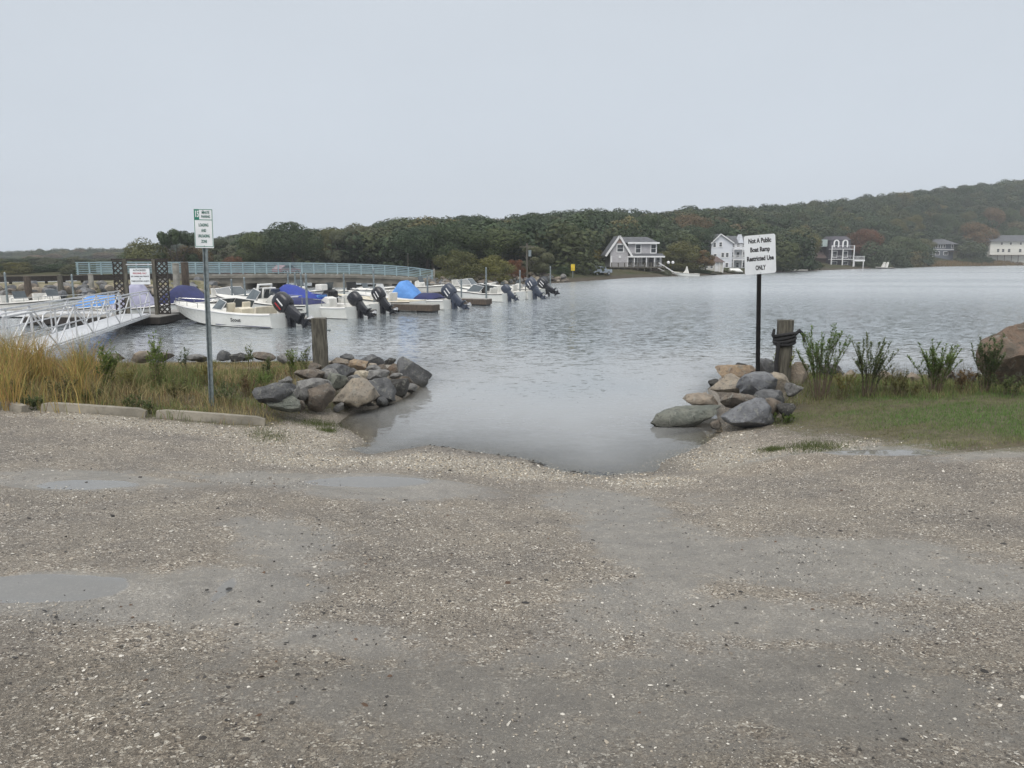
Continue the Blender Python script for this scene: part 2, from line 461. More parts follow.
shell = field(gx, gy, SHL)

def ground_material():
    t = NT('wet_gravel_and_turf'); v = t.obj()
    a_g, a_w, a_p, a_s = t.attr('grass'), t.attr('wet'), t.attr('puddle'), t.attr('shell')
    n1 = t.noise(v, 1.1, 6, .6); n2 = t.noise(v, 5, 6, .65); n3 = t.noise(v, 34, 4, .7); n4 = t.noise(v, 120, 3, .7)
    wob = t.n('ShaderNodeVectorMath', operation='ADD'); t.set(wob, 0, v)
    wsc = t.n('ShaderNodeVectorMath', operation='SCALE'); t.set(wsc, 0, t.n('ShaderNodeTexNoise', i_Vector=v, i_Scale=45.0, i_Detail=2.0).outputs['Color']); wsc.inputs['Scale'].default_value = .035
    t.set(wob, 1, wsc.outputs[0]); vw = wob.outputs[0]
    vo = t.n('ShaderNodeTexVoronoi', i_Vector=vw, i_Scale=88.0); vo2 = t.n('ShaderNodeTexVoronoi', i_Vector=vw, i_Scale=185.0); vo3 = t.n('ShaderNodeTexVoronoi', i_Vector=vw, i_Scale=46.0)
    cell = t.n('ShaderNodeSeparateColor', i_0=vo.outputs['Color']).outputs
    cell2 = t.n('ShaderNodeSeparateColor', i_0=vo2.outputs['Color']).outputs
    cell3 = t.n('ShaderNodeSeparateColor', i_0=vo3.outputs['Color']).outputs
    def pal(f, stops):
        r_ = t.n('ShaderNodeValToRGB', i_0=f); r_.color_ramp.interpolation = 'LINEAR'; e = r_.color_ramp.elements
        e[0].position, e[0].color = stops[0][0], (*stops[0][1], 1); e[1].position, e[1].color = stops[-1][0], (*stops[-1][1], 1)
        for p_, c_ in stops[1:-1]: q_ = e.new(p_); q_.color = (*c_, 1)
        return r_.outputs[0]
    P1 = [(0, (.035, .030, .025)), (.12, (.085, .072, .058)), (.45, (.20, .172, .138)), (.74, (.285, .25, .205)), (.86, (.37, .33, .275)), (.92, (.60, .57, .50)), (1, (.70, .68, .62))]
    P2 = [(0, (.05, .045, .038)), (.3, (.15, .132, .108)), (.8, (.24, .212, .175)), (.93, (.34, .31, .26)), (1, (.62, .59, .53))]
    tan = t.mix(t.ramp(n2, .38, .62), pal(cell[0], P1), pal(cell2[0], P2))
    tan = t.mix(t.ramp(cell3[0], .90, .94, 0, .7), tan, pal(cell3[1], P1))
    tan = t.mix(1.0, tan, t.mix(t.ramp(n1, .3, .7), (1.22, 1.19, 1.14), (.86, .85, .85)), 'MULTIPLY')
    # shelly bank
    P3 = [(0, (.06, .05, .04)), (.25, (.17, .145, .11)), (.6, (.33, .285, .215)), (.85, (.46, .42, .34)), (1, (.74, .71, .65))]
    sh = t.mix(t.ramp(n3, .40, .60), pal(cell[1], P3), pal(cell2[1], P3))
    sh = t.mix(t.ramp(cell3[0], .72, .76, 0, .9), sh, pal(cell3[2], P3))
    fs = t.ramp(t.math('ADD', a_s, t.math('ADD', t.math('MULTIPLY', t.math('SUBTRACT', n2, .5), 1.3), t.math('MULTIPLY', t.math('SUBTRACT', n3, .5), .8))), .35, .75)
    tan = t.mix(t.math('MULTIPLY', fs, .9), tan, sh)
    # compact wet fines
    P4 = [(0, (.045, .042, .037)), (.15, (.12, .113, .102)), (.7, (.18, .170, .152)), (.92, (.22, .208, .186)), (.97, (.42, .40, .36)), (1, (.52, .50, .46))]
    fin = t.mix(t.ramp(n3, .4, .6), pal(cell2[1], P4), t.mix(t.ramp(n4, .35, .65), (.185, .175, .157), (.135, .128, .115)))
    fin = t.mix(1.0, fin, t.mix(t.ramp(n2, .3, .7), (1.36, 1.34, 1.30), (.98, .97, .96)), 'MULTIPLY')
    wv = t.math('ADD', a_w, t.math('MULTIPLY', t.math('SUBTRACT', n1, .5), 1.0))
    wv = t.math('ADD', wv, t.math('MULTIPLY', t.math('SUBTRACT', n2, .5), .9))
    wv = t.math('ADD', wv, t.math('MULTIPLY', t.math('SUBTRACT', n3, .5), .6))
    fw = t.ramp(wv, .20, .62)
    col = t.mix(t.math('MULTIPLY', fw, .72), tan, fin)
    soak = t.ramp(t.math('ADD', t.attr('soak'), t.math('MULTIPLY', t.math('SUBTRACT', n1, .5), .5)), .25, .75)      # wet near stretch, colour also darkened for the weak sheen at steep view
    col = t.mix(soak, col, t.mix(1.0, col, (.74, .73, .71), 'MULTIPLY'))
    # puddles
    pv = t.math('ADD', a_p, t.math('MULTIPLY', t.math('SUBTRACT', n2, .5), .35))
    fp = t.ramp(pv, .42, .52)
    col = t.mix(t.math('MULTIPLY', fp, .8), col, (.155, .152, .142))
    # turf soil
    soil = t.mix(t.ramp(n2, .35, .65), (.095, .075, .048), (.15, .122, .078))
    soil = t.mix(t.ramp(n3, .45, .62, 0, .8), soil, (.072, .088, .030))
    gv = t.math('ADD', a_g, t.math('MULTIPLY', t.math('SUBTRACT', n2, .5), .7))
    fg = t.ramp(t.math('ADD', gv, t.math('MULTIPLY', t.math('SUBTRACT', n3, .5), .5)), .35, .65)
    col = t.mix(fg, col, soil)
    # damp margin and bottom mud by height above the water
    geo = t.n('ShaderNodeNewGeometry').outputs['Position']
    z = t.n('ShaderNodeSeparateXYZ', i_0=geo).outputs[2]
    damp = t.ramp(t.math('ADD', z, t.math('MULTIPLY', t.math('SUBTRACT', n2, .5), .10)), .0, .09, 1, 0)
    col = t.mix(t.math('MULTIPLY', damp, .55), col, (.095, .085, .068))
    rough = t.math('SUBTRACT', .68, t.math('MULTIPLY', fw, .34))
    rough = t.math('ADD', rough, t.math('MULTIPLY', t.math('SUBTRACT', n3, .5), .25))
    rough = t.math('MULTIPLY', rough, t.math('SUBTRACT', 1.0, t.math('MULTIPLY', fp, .93)), True)
    rough = t.math('MAXIMUM', rough, t.math('MULTIPLY', fg, .85))
    h = t.math('ADD', t.math('MULTIPLY', vo.outputs[0], .6), t.math('ADD', t.math('MULTIPLY', vo2.outputs[0], .35), t.math('MULTIPLY', n4, .5)))
    bs = t.math('MULTIPLY', t.math('SUBTRACT', 1.0, t.math('MULTIPLY', fw, .55)), t.math('SUBTRACT', 1.0, fp))
    nb = t.n('ShaderNodeBump', i_Height=h, i_Strength=bs, i_Distance=.014).outputs[0]
    return t.done(t.bsdf(col, rough, 0.0, nb, .5))

gm = np_mesh('ground', np.stack([gx, gy, gh], 1), gf, ground_material())
gm.polygons.foreach_set('use_smooth', np.ones(len(gm.polygons), bool))
fattr(gm, 'grass', grassm); fattr(gm, 'wet', wet); fattr(gm, 'puddle', pud); fattr(gm, 'shell', shell); fattr(gm, 'soak', wet_view_dark_m)
tag(link(bpy.data.objects.new('ground', gm)), kind='structure')

# deep bed under everything
MB().box((0, 560, -3.6), (1900, 1300, .2)).build('lake_bed', simple('lake_mud', (.05, .045, .035), None, .1, .9)).__setitem__('kind', 'structure')

# ------------------------------------------------------------------ water
def water_material():
    t = NT('lake_water'); v = t.obj()
    dep = t.attr('depth'); calm = t.attr('calm')
    mp = t.n('ShaderNodeMapping', i_Vector=v); mp.inputs['Scale'].default_value = (.75, 1.5, 1); mp.inputs['Rotation'].default_value = (0, 0, R(12))
    m2 = t.n('ShaderNodeMapping', i_Vector=v); m2.inputs['Scale'].default_value = (.012, .05, 1); m2.inputs['Rotation'].default_value = (0, 0, R(-3))
    patch = t.ramp(t.noise(m2.outputs[0], 1.0, 3, .5), .42, .60, .35, 1.0)
    def nvec(sc, det):
        o = t.n('ShaderNodeTexNoise', i_Vector=mp.outputs[0], i_Scale=sc, i_Detail=det, i_Roughness=.5, i_Distortion=.3)
        q = t.n('ShaderNodeVectorMath', operation='SUBTRACT'); t.set(q, 0, o.outputs['Color']); q.inputs[1].default_value = (.5, .5, .5)
        return q.outputs[0]
    va, vb = nvec(3.2, 3.0), nvec(11.0, 2.0)
    sm = t.n('ShaderNodeVectorMath', operation='ADD'); t.set(sm, 0, va); t.set(sm, 1, vb)
    gpos = t.n('ShaderNodeSeparateXYZ', i_0=t.n('ShaderNodeNewGeometry').outputs['Position']).outputs[1]
    st = t.math('MULTIPLY', patch, t.math('ADD', t.ramp(calm, 0, 1, .31, .14), t.ramp(gpos, 20, 75, 0, .95)))
    sc = t.n('ShaderNodeVectorMath', operation='SCALE'); t.set(sc, 0, sm.outputs[0]); t.set(sc, 'Scale', st)
    fl = t.n('ShaderNodeVectorMath', operation='MULTIPLY'); t.set(fl, 0, sc.outputs[0]); fl.inputs[1].default_value = (1, 1, 0)
    up = t.n('ShaderNodeVectorMath', operation='ADD'); t.set(up, 0, fl.outputs[0]); up.inputs[1].default_value = (0, 0, 1)
    nb = t.n('ShaderNodeVectorMath', operation='NORMALIZE', i_0=up.outputs[0]).outputs[0]
    fr = t.n('ShaderNodeFresnel', i_IOR=1.333, i_Normal=nb).outputs[0]
    murk = t.n('ShaderNodeBsdfDiffuse', i_Color=t.mix(t.ramp(dep, .15, 1.3), (.325, .33, .325), (.20, .226, .24))).outputs[0]
    tr = t.n('ShaderNodeBsdfTransparent', i_Color=(.86, .86, .8)).outputs[0]
    fac = t.math('SUBTRACT', 1.0, t.math('POWER', 2.718, t.math('MULTIPLY', dep, -4.0)), True)
    mb = t.n('ShaderNodeMixShader', i_0=fac); t.t.links.new(tr, mb.inputs[1]); t.t.links.new(murk, mb.inputs[2])
    gl = t.n('ShaderNodeBsdfGlossy', i_Roughness=t.ramp(gpos, 18, 90, .08, .26), i_Normal=nb); t.set(gl, 'Color', (1, 1, 1))
    ms = t.n('ShaderNodeMixShader', i_0=fr); t.t.links.new(mb.outputs[0], ms.inputs[1]); t.t.links.new(gl.outputs[0], ms.inputs[2])
    return t.done(ms.outputs[0])

wx = np.concatenate([np.array([-900, -500, -250, -120, -70]), np.arange(-40, -9, .8), np.arange(-9, 12, .08), np.arange(12, 40, .8), np.array([70, 120, 250, 500, 900])])
wy = np.concatenate([np.arange(10.0, 22, .08), np.arange(22, 40, .8), np.array([60, 100, 200, 400, 800, 1100.])])
x_, y_, f_ = gridmesh(wx, wy)
hz = ground(x_, y_)
dpt = np.where((np.abs(x_) > 45) | (y_ > 38), 2.5, np.clip(-hz, 0, 2.5))
wm = np_mesh('water', np.stack([x_, y_, np.zeros_like(x_)], 1), f_, water_material())
fattr(wm, 'depth', dpt)
fattr(wm, 'calm', np.clip(1 - (y_ - 13.5) / 9, 0, 1))
tag(link(bpy.data.objects.new('water', wm)), kind='structure')
#@@PART2
FX = F / math.cos(PITCH); FZ = F / math.cos(PITCH) ** 2      # pixel scales along the horizon
# ------------------------------------------------------------------ far shore and hills
SH = np.array([(-900, 130), (-100, 118), (405, 118), (425, 93), (445, 90), (500, 94), (560, 101), (600, 114), (640, 130), (700, 142), (750, 162), (800, 188), (870, 238), (905, 275), (1024, 340), (1200, 400), (1900, 430)], float)
RG_ = np.array([(-900, 600, 243), (-100, 600, 249), (0, 600, 251), (60, 600, 247), (125, 560, 246), (200, 330, 236), (230, 290, 232), (260, 260, 228), (300, 240, 225), (350, 230, 224), (400, 230, 216), (450, 235, 213), (500, 240, 213), (550, 245, 209), (600, 250, 206), (660, 280, 207), (700, 300, 204), (760, 345, 203), (830, 400, 198), (900, 440, 189), (960, 470, 184), (1024, 500, 177), (1200, 520, 168), (1900, 560, 160)], float)
TREEH = 11.0; RIDGEH = 9.4
def shoreD(px): return np.interp(px, SH[:, 0], SH[:, 1])
def ridge(px):
    D = np.interp(px, RG_[:, 0], RG_[:, 1]); yt = np.interp(px, RG_[:, 0], RG_[:, 2])
    return D, np.maximum(CAM[2] + (YH - yt) / FZ * D - RIDGEH, 1.6)
def hillz(px, D):
    s = shoreD(px); rd, rz = ridge(px)
    d = D - s
    low = np.where(d < 0, d * .25, np.minimum(1.1, .1 + d * .085))
    u = np.clip((D - s - 12) / np.maximum(rd - s - 12, 1), 0, 1)
    return np.maximum(low, -3.2) + (rz - 1.2) * (u * u * (3 - 2 * u)) * (d > 0)
pxs = np.arange(-900, 1901, 10.0)
us = np.concatenate([np.linspace(-.12, .1, 12), np.linspace(.13, 1.0, 22), [1.15, 1.4, 1.7]])
PXg, U = np.meshgrid(pxs, us)
sD = shoreD(PXg); rD, _ = ridge(PXg)
Dg = sD + U * (rD - sD)
hx = (PXg - 512) / FX * Dg
hzv = hillz(PXg, Dg) + (fbm(hx * .12, Dg * .12, 5, 3) - .5) * .5 * (U > .02)
ny_, nx_ = PXg.shape
i_ = np.arange(nx_ * ny_).reshape(ny_, nx_)
hf = np.stack([i_[:-1, :-1], i_[:-1, 1:], i_[1:, 1:], i_[1:, :-1]], -1).reshape(-1, 4)
t = NT('hill_ground'); v = t.obj()
hn = t.noise(v, .15, 6, .65)
geo = t.n('ShaderNodeNewGeometry').outputs['Position']
zz = t.n('ShaderNodeSeparateXYZ', i_0=geo).outputs[2]
hc = t.mix(t.ramp(hn, .4, .6), (.045, .052, .024), (.065, .06, .034))
hc = t.mix(t.ramp(zz, .25, .7, 1, 0), hc, (.075, .065, .05))
M['hill'] = t.done(t.bsdf(hc, .95, 0, t.bump(t.noise(v, 1.5, 4), .6, .3), .1))
hm = np_mesh('hill', np.stack([hx, Dg, hzv], -1), hf, M['hill'])
hm.polygons.foreach_set('use_smooth', np.ones(len(hm.polygons), bool))
tag(link(bpy.data.objects.new('hill', hm)), kind='structure')

# ------------------------------------------------------------------ trees
def crown_arrays(kind, seed, nq, qs):
    r = np.random.default_rng(seed)
    C, Rr = [], []
    def add(c, rad): C.append(c); Rr.append(rad)
    if kind == 'round':
        for k in range(22):
            a = r.uniform(0, 2 * PI); z = r.uniform(-.75, 1); q = math.sqrt(max(0, 1 - z * z)) * r.uniform(.75, 1)
            add((.36 * q * math.cos(a), .36 * q * math.sin(a), .57 + .26 * z), r.uniform(.13, .23))
        add((0, 0, .6), .26)
    elif kind == 'bush':
        for k in range(22):
            a = r.uniform(0, 2 * PI); z = r.uniform(-.9, 1); q = math.sqrt(max(0, 1 - z * z)) * r.uniform(.8, 1)
            add((.38 * q * math.cos(a), .38 * q * math.sin(a), .46 + .36 * z), r.uniform(.11, .19))
        for k in range(9):
            a = 2 * PI * k / 9; add((.33 * math.cos(a), .33 * math.sin(a), .13), .15)
        add((0, 0, .42), .3)
    elif kind == 'umbrella':
        for k in range(15):
            a = r.uniform(0, 2 * PI); q = math.sqrt(r.uniform(0, 1)) * .45
            add((q * math.cos(a), q * math.sin(a), .80 + .09 * math.cos(q / .45 * PI / 2) + r.uniform(-.05, .02)), r.uniform(.07, .12))
        for k in range(4):
            a = r.uniform(0, 2 * PI); add((.3 * math.cos(a), .3 * math.sin(a), r.uniform(.42, .6)), r.uniform(.08, .12))
    elif kind == 'conic':
        for k in range(24):
            z = r.uniform(.1, .95); a = r.uniform(0, 2 * PI); q = .34 * (1 - z) ** .8
            add((q * math.cos(a), q * math.sin(a), z), .06 + .12 * (1 - z))
    elif kind == 'loose':
        for k in range(20):
            a = r.uniform(0, 2 * PI); z = r.uniform(-.8, 1); q = math.sqrt(max(0, 1 - z * z)) * r.uniform(.5, 1)
            add((.40 * q * math.cos(a), .40 * q * math.sin(a), .56 + .32 * z), r.uniform(.07, .15))
    C = np.array(C); Rr = np.array(Rr)
    w = Rr ** 2; li = r.choice(len(C), nq * 3, p=w / w.sum())
    n = r.normal(size=(nq * 3, 3)); n /= np.linalg.norm(n, axis=1, keepdims=True)
    depth = np.where(r.uniform(size=nq * 3) < .75, r.uniform(.85, 1.08, nq * 3), r.uniform(.4, .85, nq * 3))
    P = C[li] + n * (Rr[li] * depth)[:, None] * np.array([1, 1, .85])
    d = np.linalg.norm(P[:, None, :] - C[None], axis=2) / Rr[None]
    d[np.arange(len(P)), li] = 9
    keep = (d.min(1) > .72) & (P[:, 2] > .02)
    idx = np.nonzero(keep)[0][:nq]
    P = P[idx]; n = n[idx]; li = li[idx]
    m = len(P)
    nn = n + r.normal(size=(m, 3)) * .30 + np.array([0, 0, .15]); nn /= np.linalg.norm(nn, axis=1, keepdims=True)
    up = r.normal(size=(m, 3)); a = np.cross(nn, up); a /= np.linalg.norm(a, axis=1, keepdims=True); b = np.cross(nn, a)
    s = qs * r.uniform(.6, 1.35, m)[:, None]
    bend = nn * s * .25
    V = np.stack([P - a * s - b * s * .7, P + a * s * .9 - b * s * .5 + bend, P + a * s * .8 + b * s * .8, P - a * s * .7 + b * s * .6 + bend], 1)
    lt = r.uniform(0, 1, len(C))
    tint = np.clip(lt[li] * .45 + r.uniform(0, .3, m) + .12, 0, 1)
    return V, tint

def crown_mesh(name, kind, seed, nq, qs, m):
    V, tint = crown_arrays(kind, seed, nq, qs)
    me = np_mesh(name, V, np.arange(len(V) * 4).reshape(-1, 4), m)
    fattr(me, 'tint', np.repeat(tint, 4)); return me

def trunk_mesh(name, kind, seed):
    r = random.Random(seed); mb = MB()
    top = {'round': .62, 'bush': .4, 'umbrella': .62, 'conic': .9, 'loose': .55}[kind]
    pts = [Vector((r.uniform(-.015, .015) * k, r.uniform(-.015, .015) * k, top * k / 4 - (.06 if k == 0 else 0))) for k in range(5)]
    mb.tube(pts, [.030, .026, .022, .018, .012], 7)
    for k in range(6):
        a = k * 1.05 + r.uniform(-.3, .3); b = pts[r.choice((2, 3))]
        e = Vector((math.cos(a) * .3, math.sin(a) * .3, top + r.uniform(.05, .25)))
        mb.tube([b, b.lerp(e, .5) + Vector((0, 0, .03)), e], [.014, .009, .004], 5)
    return mb.mesh(name, M['bark'], True)

KINDS = {}
def variant(kind, k, big=False):
    key = (kind, k, big)
    if key not in KINDS:
        KINDS[key] = (crown_mesh('crown', kind, 40 + k * 7 + len(kind), 9000 if big else 9000, .0125 if big else .0125, LM['mid']), trunk_mesh('trunk', kind, 5 + k))
    return KINDS[key]

def tree(name, label, cat, px, D, ytop, wpx, kind, mat, group=None, k=None, big=False, zb=None, rz=None):
    X = (px - 512) / FX * D
    zb = float(hillz(np.array([px]), np.array([D]))[0]) if zb is None else zb
    H = CAM[2] + (YH - ytop) / FZ * D - zb
    W = wpx / FX * D / .95
    k = random.randrange(3) if k is None else k
    cm, tm = variant(kind, k, big)
    o = thing(name, label, cat, (X, D, zb - .1), random.uniform(0, 6.28) if rz is None else rz, group)
    o.scale = (W, W, H)
    c = link(bpy.data.objects.new('crown', cm), o); c.material_slots[0].link = 'OBJECT'; c.material_slots[0].material = LM[mat]
    link(bpy.data.objects.new('trunk', tm), o)
    return o

T = tree
T('spreading_tree', 'tall flat topped tree rising above the olive trees behind the green bordered sign', 'tree', 178, 112, 227, 50, 'umbrella', 'dark', k=0, big=True)
T('broadleaf_tree', 'olive tree left of the flat topped tree, at the open end of the tree line', 'tree', 150, 112, 233, 58, 'bush', 'olive', big=True)
T('broadleaf_tree', 'brownish tree just behind the two thick timber piles', 'tree', 186, 116, 241, 54, 'bush', 'brown', big=True)
T('broadleaf_tree', 'grey green tree directly behind the green bordered sign post', 'tree', 214, 122, 237, 44, 'loose', 'grey', big=True)
T('broadleaf_tree', 'low olive tree at the left end of the tree line, over the lattice sign frame', 'tree', 134, 116, 247, 34, 'bush', 'mid', big=True)
T('red_bush', 'dull red bush above the teal bridge railing', 'bush', 234, 114, 251, 26, 'bush', 'rust', big=True)
T('broadleaf_tree', 'mid green tree between the red bush and the big dark tree', 'tree', 256, 128, 231, 44, 'round', 'mid', big=True)
T('dark_round_tree', 'big dark round tree standing highest above the bridge railing', 'tree', 294, 126, 219, 58, 'round', 'dark', k=1, big=True)
T('broadleaf_tree', 'grey green tree just right of the big dark round tree', 'tree', 338, 130, 229, 44, 'loose', 'grey', big=True)
T('willow_bush', 'broad olive bush on the bank at the end of the bridge', 'bush', 456, 94.5, 246, 50, 'bush', 'olive', k=0, big=True)
T('shore_bush', 'yellow green bush on the rocky bank right of the broad olive bush', 'bush', 493, 96.5, 252, 42, 'bush', 'yellow', k=1, big=True)
T('shore_bush', 'reddish brown bush left of the utility pole on the far bank', 'bush', 516, 100, 256, 24, 'bush', 'rust', k=2, big=True)
T('shore_tree', 'grey green tree beside the utility pole on the far bank', 'tree', 536, 102, 244, 48, 'loose', 'grey', big=True)
T('shore_tree', 'yellow green tree immediately left of the gabled grey house', 'tree', 584, 150, 246, 38, 'bush', 'yellow', k=0, big=True)
T('shore_tree', 'orange tinged tree immediately right of the gabled grey house', 'tree', 682, 150, 238, 50, 'bush', 'olive', k=1, big=True)
T('shore_tree', 'small autumn brown tree in front of the yellow cottage', 'tree', 706, 149, 248, 26, 'loose', 'brown', big=True)
T('conifer', 'small bright green cone shaped tree right of the boat ramp sign', 'tree', 788, 192, 250, 20, 'conic', 'mid', big=True)
T('broadleaf_tree', 'olive green tree behind the flagpole left of the arched window house', 'tree', 796, 214, 229, 44, 'round', 'olive', big=True)
T('autumn_tree', 'rusty orange tree immediately right of the arched window house', 'tree', 862, 252, 228, 36, 'round', 'rust', big=True)
T('broadleaf_tree', 'dark green tree between the rusty tree and the hip roofed grey house', 'tree', 902, 284, 236, 40, 'round', 'mid', big=True)
T('autumn_tree', 'tan brown tree left of the hip roofed grey house', 'tree', 921, 345, 230, 26, 'loose', 'brown', big=True)
T('autumn_tree', 'large brown tree left of the long cream house', 'tree', 973, 350, 222, 40, 'round', 'brown', k=2, big=True)
T('broadleaf_tree', 'dark tree rising behind the boat ramp sign', 'tree', 762, 190, 232, 40, 'round', 'dark', big=True)
T('broadleaf_tree', 'dark tree between the white house and the gabled grey house', 'tree', 694, 172, 226, 40, 'round', 'dark', big=True)
T('broadleaf_tree', 'low green tree behind the long cream house roof', 'tree', 1004, 372, 231, 24, 'round', 'mid', big=True)
for px, D, yt, w, m, l in ((330, 140, 226, 44, 'olive', 'olive crown in the wood just right of the big dark round tree'), (362, 150, 222, 46, 'grey', 'grey green crown above the middle of the bridge railing'), (402, 165, 216, 54, 'mid', 'mid green crown above the right part of the bridge railing'),
                          (436, 150, 224, 40, 'grey', 'greyish crown behind the thin lamp post at the bridge end'), (466, 165, 213, 56, 'dark', 'broad dark crown above the broad olive bank bush'), (506, 150, 219, 46, 'olive', 'olive tinged crown above the yellow green bank bush'),
                          (538, 160, 210, 54, 'dark', 'very dark broad crown rising above the utility pole'), (566, 150, 222, 40, 'brown', 'brown tinged crown above the small yellow sign'), (600, 175, 207, 58, 'dark', 'broad dark crown towering left above the gabled grey house'),
                          (648, 180, 212, 50, 'mid', 'mid green crown towering right above the gabled grey house'), (690, 200, 212, 44, 'brown', 'brownish crown between the gabled house and the white house')):
    T('broadleaf_tree', l, 'tree', px, D, yt + 1, w, 'round', m, k=int(px) % 3)
# hedges of shore bushes near the water, a shared label per stretch
sh_r = random.Random(3)
for (a, b, n, yb, lab, ms) in ((640, 700, 5, 268, 'low green bush among the bushes between the gabled house and yellow cottage', ('olive', 'mid', 'yellow')),
                           (640, 760, 13, 271, 'small green bush low on the bank between the gabled house and the ramp sign', ('dark', 'olive', 'mid', 'grey')),
                           (745, 822, 8, 263, 'low dark bush in the shoreline row left of the arched window house', ('dark', 'mid', 'olive')),
                           (850, 905, 7, 260, 'low bush in the shoreline row right of the arched window house', ('brown', 'mid', 'dark', 'olive')),
                           (962, 990, 5, 256, 'low bush on the marsh edge below the two far houses', ('grey', 'mid', 'brown', 'dark')),
                           (545, 566, 4, 267, 'low bush on the bank left of the parked pickup', ('olive', 'dark', 'mid')),
                           (395, 440, 3, 270, 'low bush beside the bridge end abutment', ('dark', 'olive')),
                           (-40, 130, 14, 257.5, 'olive bush in the back row behind the causeway', ('dark', 'olive', 'grey', 'mid')),
                           (-40, 250, 22, 262, 'low bush on the shore behind the causeway and the bridge railing', ('dark', 'olive', 'brown', 'mid', 'grey'))):
    for k in range(n):
        px = a + (b - a) * (k + .5) / n + sh_r.uniform(-3, 3)
        D = float(shoreD(px)) + sh_r.uniform(7, 12) + (60 if n == 14 else -6 if n == 13 else 0)
        T('shore_bush', lab, 'bush', px, D, yb + sh_r.uniform(-3, 3), sh_r.uniform(12, 20) * (1.6 if n > 13 else 1), 'bush', sh_r.choice(ms), group=lab.replace('low ', '') + 's')
HOUSE_ZONES = [(574, 678, 152), (696, 762, 184), (804, 866, 244), (922, 966, 344), (978, 1060, 356)]
# the front row of the wood: one can still tell the single crowns apart
def skyline(px): return float(np.interp(px, RG_[:, 0], RG_[:, 2]))
fr = random.Random(11)
for (a, b, n, lab, ms, off) in ((205, 330, 7, 'broadleaf tree crowded in the front of the wood behind the bridge railing', ('grey', 'mid', 'dark', 'olive'), 10),
                           (345, 445, 7, 'broadleaf tree crowded in the front of the wood above the bridge end', ('mid', 'dark', 'grey', 'dark'), 8),
                           (445, 605, 11, 'dark broadleaf tree in the front of the wood above the moored outboards', ('dark', 'dark', 'mid', 'grey'), 9),
                           (605, 745, 9, 'dark broadleaf tree in the wood behind the two left houses', ('dark', 'mid', 'dark', 'brown'), 18),
                           (745, 860, 7, 'broadleaf tree in the wood behind the arched window house', ('mid', 'olive', 'dark', 'brown'), 34),
                           (860, 1040, 10, 'broadleaf tree in the wood behind the two far right houses', ('mid', 'brown', 'dark', 'olive'), 42),
                           (-30, 135, 9, 'distant broadleaf tree on the low shore behind the causeway', ('grey', 'olive', 'brown', 'mid'), 4)):
    for row in range(2):
        for k in range(n):
            px = a + (b - a) * (k + .5 + .5 * row) / n + fr.uniform(-5, 5)
            s = float(shoreD(px)); rd = float(ridge(np.array([px]))[0][0])
            D = s + (rd - s) * ((.22 if row == 0 else .42) + fr.uniform(-.05, .05)) if px > 140 else 420 + 90 * row + fr.uniform(-20, 20)
            for ha, hb, hd in HOUSE_ZONES:
                if ha < px < hb and D < hd: D = hd + fr.uniform(6, 16)
            yt = skyline(px) + (off * (1.15 if row == 0 else .6)) + fr.uniform(-1, 4)
            yt = max(yt, skyline(px) + 2)
            w = fr.uniform(8.5, 12.5) * F / D
            T('broadleaf_tree', lab, 'tree', px, D, yt, w, 'round', fr.choice(ms), group=lab.replace('tree', 'trees', 1))

# the far-off wood that reads as one mass
def woods():
    r = np.random.default_rng(5)
    base = [crown_arrays('round' if k < 3 else 'bush', 300 + k, 1500, .0265) for k in range(6)]
    Vs, Ts, Cs = [], [], []
    pal = np.array([(0.044, 0.065, 0.030), (0.036, 0.056, 0.027), (0.065, 0.078, 0.034), (0.058, 0.075, 0.042), (0.111, 0.101, 0.044), (0.117, 0.088, 0.047)])
    pw = np.array([.32, .29, .23, .13, .02, .01])
    for row in range(30):
        u = .10 + row * .0335
        px = -60.0
        while px < 1100:
            s = float(shoreD(px)); rd, rz = (float(q[0]) for q in ridge(np.array([px])))
            D = s + u * (rd - s) + r.uniform(-4, 4)
            gap = 7.5 * F / D
            px += gap * r.uniform(.75, 1.2)
            if px < 140: 
                if row < 12: continue
                D = 460 + (row - 12) * 11
            nh = HOUSE_ZONES + [(655, 705, 165), (440, 570, 118), (120, 350, 140)]
            if any(a < px < b and D < dd for a, b, dd in nh): continue
            if 135 < px < 222 and D < 290: continue
            X = (px - 512) / FX * D; z = float(hillz(np.array([px]), np.array([D]))[0])
            H = TREEH * r.uniform(.72, 1.0) ; W = r.uniform(9.5, 14)
            hm_ = CAM[2] + (YH - skyline(px) + r.uniform(-5, 1)) / FZ * D - z
            if hm_ < 2.5: continue
            if H > hm_: W *= max(.6, hm_ / H); H = hm_
            H /= 1.04
            V, tn = base[r.integers(6)]
            a = r.uniform(0, 6.28); ca, sa = math.cos(a), math.sin(a)
            Q = V * np.array([W, W, H]); Q = np.stack([Q[..., 0] * ca - Q[..., 1] * sa + X, Q[..., 0] * sa + Q[..., 1] * ca + D, Q[..., 2] + z - .4], -1)
            c = pal[r.choice(len(pal), p=pw)] * r.uniform(.85, 1.15)
            Vs.append(Q); Cs.append(c[None] * (.70 + .75 * tn[:, None]))
    V = np.concatenate(Vs); C = np.repeat(np.concatenate(Cs), 4, axis=0)
    me = np_mesh('woods', V, np.arange(len(V) * 4).reshape(-1, 4), colmat('woods_leaf', .65, .2, .2))
    cattr(me, 'col', C)
    tag(link(bpy.data.objects.new('woods', me)), 'dense mixed wood covering the far shore and the hillside', 'wood', kind='stuff')
woods()

